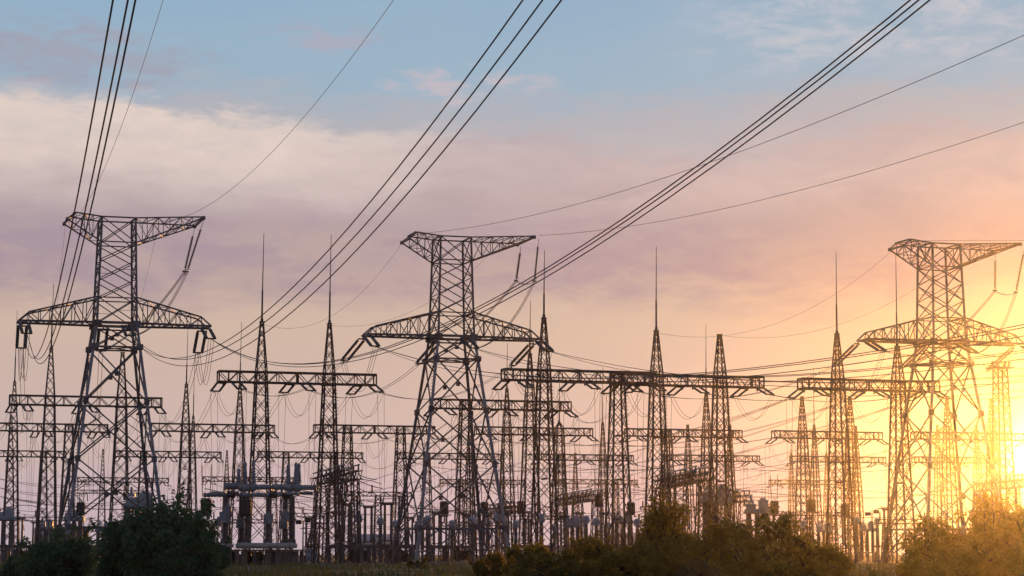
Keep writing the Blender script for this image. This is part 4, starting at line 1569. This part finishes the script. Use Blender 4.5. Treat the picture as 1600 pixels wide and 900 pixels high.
# ------------------------------------------------------------------ vegetation
def make_bush(name, c, w, h, d, leaf, n_leaf, seed, label, clumps=16, size=.17, cat='bush', flat=0.25, group=None):
    rg = random.Random(seed)
    root = empty(name, c, rg.uniform(0, 6), label, cat, group)
    # stems
    tr = MB()
    cl = []
    for i in range(clumps):
        a = rg.uniform(0, 2 * math.pi)
        rr = math.sqrt(rg.random())
        x, y = math.cos(a) * rr * w * .40, math.sin(a) * rr * d * .40
        hz = h * (flat + (1 - flat) * (1 - rr ** 1.5 * .8) * rg.uniform(.30, 1.05)) * .86
        r = (0.16 + .13 * rg.random()) * min(w, h * 1.2)
        cl.append((Vector((x, y, max(hz, r * .6))), r))
    for i in range(clumps // 3):
        a = rg.uniform(0, 2 * math.pi)
        cl.append((Vector((math.cos(a) * w * .36, math.sin(a) * d * .36, h * rg.uniform(.12, .35))), .17 * min(w, h * 1.2)))
    # leading shoots break the outline
    for i in range(clumps):
        p, r = rg.choice(cl)
        cl.append((p + Vector((rg.uniform(-1, 1), rg.uniform(-1, 1), rg.uniform(.3, 1.0))) * r * 1.25, r * rg.uniform(.22, .42)))
    topz = max(p.z + .75 * r for p, r in cl)
    for p, r in cl:
        p.z *= h / topz
    for i in range(int(clumps * .8)):       # skirt of foliage down to the grass
        a = rg.uniform(0, 2 * math.pi)
        q = rg.uniform(.55, 1.0)
        rr = rg.uniform(.13, .22) * min(w, h)
        cl.append((Vector((math.cos(a) * w * .40 * q, math.sin(a) * d * .40 * q, rr * rg.uniform(.5, 1.3))), rr))
    base = Vector((0, 0, 0))
    for i, (p, r) in enumerate(cl):
        j = Vector((p.x * .25, p.y * .25, p.z * .45))
        tr.tube([base + Vector((rg.uniform(-.2, .2), rg.uniform(-.2, .2), -.1)), j, p], [.03 * h ** .7 + .02, .02 * h ** .6 + .01, .012], 5)
        for q in range(4):
            e = p + Vector((rg.gauss(0, 1), rg.gauss(0, 1), rg.gauss(.3, 1))).normalized() * r * rg.uniform(.6, 1.05)
            tr.tube([j.lerp(p, .7), e], [.014, .006], 4)
    shoots = []
    for i in range(clumps):
        p, r = rg.choice(cl)
        if p.z < h * .45:
            continue
        dv = Vector((rg.gauss(0, .5), rg.gauss(0, .5), 1)).normalized()
        a = p + dv * r * .5
        e = a + dv * (r * .6 + rg.uniform(.2, .65) * h * .16)
        tr.tube([a, a.lerp(e, .5) + Vector((rg.gauss(0, .05), 0, 0)), e], [.018, .012, .005], 4)
        shoots.append((a, e))
    tr.build('trunk', M['bark'], root)
    tot = sum(r ** 2.2 for p, r in cl)
    mb = MB()
    for p, r in cl:
        k = int(n_leaf * r ** 2.2 / tot)
        for _ in range(k):
            v = Vector((rg.gauss(0, 1), rg.gauss(0, 1), rg.gauss(0, 1))).normalized()
            q = p + Vector((v.x, v.y, v.z * .85)) * r * (rg.random() ** .42) * rg.uniform(.75, 1.12)
            if q.z < .05:
                q.z = rg.uniform(.05, .5)
            s = size * rg.uniform(.55, 1.35)
            nrm = (v * .7 + Vector((rg.gauss(0, 1), rg.gauss(0, 1), rg.gauss(.4, 1)))).normalized()
            t = nrm.cross(Vector((rg.gauss(0, 1), rg.gauss(0, 1), rg.gauss(0, 1)))).normalized()
            b = nrm.cross(t)
            i0 = len(mb.v)
            mb.v += [q - t * s * .9, q - b * s * .36 + nrm * s * .1, q + t * s * .9, q + b * s * .36 + nrm * s * .1]
            mb.f.append((i0, i0 + 1, i0 + 2, i0 + 3))
    for a, e in shoots:
        for q in range(26):
            c = a.lerp(e, rg.uniform(.15, 1.05)) + Vector((rg.gauss(0, .09), rg.gauss(0, .09), rg.gauss(0, .05)))
            s = size * rg.uniform(.5, 1.0)
            nrm = Vector((rg.gauss(0, 1), rg.gauss(0, 1), rg.gauss(0, 1))).normalized()
            t = nrm.cross(Vector((rg.gauss(0, 1), rg.gauss(0, 1), rg.gauss(0, 1)))).normalized()
            b = nrm.cross(t)
            i0 = len(mb.v)
            mb.v += [c - t * s * .9, c - b * s * .33, c + t * s * .9, c + b * s * .33]
            mb.f.append((i0, i0 + 1, i0 + 2, i0 + 3))
    mb.build('crown', M[leaf], root)
    return root


def bush(px, Y, top_y, width_px, leaf, n, seed, label, depth=None, **k):
    c = ground_at(px, Y)
    h = zpx(top_y, Y)
    w = width_px * Y / FPX
    return make_bush('leafy_bush', c, w, h, depth or w * .8, leaf, n, seed, label, **k)


bush(258, 118, 766, 150, 'leaf_cool', 9500, 1, 'biggest dark green bush at lower left in front of the left pylon', clumps=22, size=.19)
bush(196, 122, 806, 110, 'leaf_cool', 5500, 2, 'dark green bush leaning against the left side of the biggest bush', clumps=14, size=.18)
bush(300, 116, 800, 110, 'leaf_cool', 6000, 21, 'rounded dark green bush overlapping the right half of the biggest bush', clumps=15, size=.18)
bush(92, 126, 818, 150, 'leaf_cool', 6500, 3, 'low spreading dark green bush at the far lower left', clumps=18, size=.18)
bush(330, 120, 818, 60, 'leaf_cool', 4000, 4, 'narrow dark green bush on the right side of the biggest bush', clumps=9, size=.14)
bush(20, 130, 868, 60, 'leaf_cool', 1800, 5, 'small dark bush in the lower left corner', clumps=7, size=.13)
bush(1042, 122, 768, 115, 'leaf_olive', 9000, 6, 'tallest olive bush rising in the middle of the right hand thicket', clumps=16, size=.15)
bush(1045, 119, 822, 175, 'leaf_olive', 9000, 7, 'broad olive bush spreading in front of the tallest bush', clumps=18, size=.15)
bush(925, 128, 832, 105, 'leaf_olive', 5000, 8, 'rounded olive bush left of the tallest bush', clumps=12, size=.14)
bush(838, 130, 846, 130, 'leaf_olive', 5000, 9, 'low olive bush right of the middle pylon feet', clumps=14, size=.14)
bush(768, 133, 862, 70, 'leaf_olive', 2600, 10, 'smallest olive bush at the left end of the thicket', clumps=9, size=.13)
bush(1130, 123, 800, 125, 'leaf_olive', 7500, 11, 'olive bush directly right of the tallest bush', clumps=15, size=.15)
bush(1215, 120, 796, 120, 'leaf_olive', 6500, 12, 'loose olive bush in the warm glow with sky gaps', clumps=15, size=.14)
bush(1285, 124, 842, 110, 'leaf_olive', 5000, 13, 'low olive bush at the right end of the thicket before the dirt gap', clumps=12, size=.14)
bush(1092, 104, 868, 75, 'leaf_dry', 2500, 14, 'small dusty pale shrub in front of the olive thicket', clumps=9, size=.12)
bush(1448, 122, 802, 120, 'leaf_olive', 7000, 15, 'olive bush under the right pylon just right of the dirt gap', clumps=15, size=.15)
bush(1545, 120, 770, 150, 'leaf_olive', 10000, 16, 'tall dense bush at the lower right below the sun', clumps=18, size=.15)
bush(1620, 117, 790, 110, 'leaf_olive', 6000, 17, 'bush cut by the right picture edge under the sun', clumps=13, size=.15)
bush(1500, 112, 845, 190, 'leaf_olive', 7000, 18, 'low wide bush filling the lower right in front of the others', clumps=16, size=.14)
bush(128, 520, 818, 28, 'leaf_cool', 1800, 19, 'little far tree beside the pale service building', clumps=9, size=.4)
bush(872, 114, 856, 190, 'leaf_olive', 5500, 31, 'low wide bush in front of the gap between the two leftmost olive bushes', clumps=18, size=.14)
bush(980, 113, 846, 150, 'leaf_olive', 5500, 32, 'low bush filling the foot of the gap left of the tallest bush', clumps=15, size=.14)
bush(1172, 110, 846, 170, 'leaf_olive', 6000, 33, 'low wide bush in front of the loose bush with sky gaps', clumps=16, size=.14)
bush(1262, 112, 862, 140, 'leaf_olive', 4500, 34, 'lowest wide bush at the thicket end beside the dirt gap', clumps=14, size=.13)
bush(655, 205, 868, 45, 'leaf_olive', 1200, 20, 'little grassy shrub beside the middle pylon front foot', clumps=7, size=.14)


def grass():
    rg = random.Random(9)
    mb = MB()
    patches = []
    for _ in range(900):
        Y = 138 + 130 * rg.random() ** 1.4
        X = rg.uniform(-.27, .27) * Y
        patches.append((X, Y, rg.uniform(.6, 2.6), rg.uniform(.15, .55)))
    for X, Y, r, h in patches:
        for _ in range(26):
            x, y = X + rg.gauss(0, r), Y + rg.gauss(0, r)
            hh = h * rg.uniform(.5, 1.3)
            a = rg.uniform(0, math.pi)
            wd = rg.uniform(.02, .05)
            dx, dy = math.cos(a) * wd, math.sin(a) * wd
            lx, ly = rg.gauss(0, .12) * hh * 2, rg.gauss(0, .1) * hh
            n = len(mb.v)
            mb.v += [Vector((x - dx, y - dy, 0)), Vector((x + dx, y + dy, 0)), Vector((x + lx * .4 + dx * .7, y + ly * .4, hh * .6)), Vector((x + lx, y + ly, hh))]
            mb.f += [(n, n + 1, n + 2), (n, n + 2, n + 3)]
    tag(mb.build('grass', M['grass']), 'rough tufted grass covering the open strip before the yard', 'grass', kind='stuff')


grass()
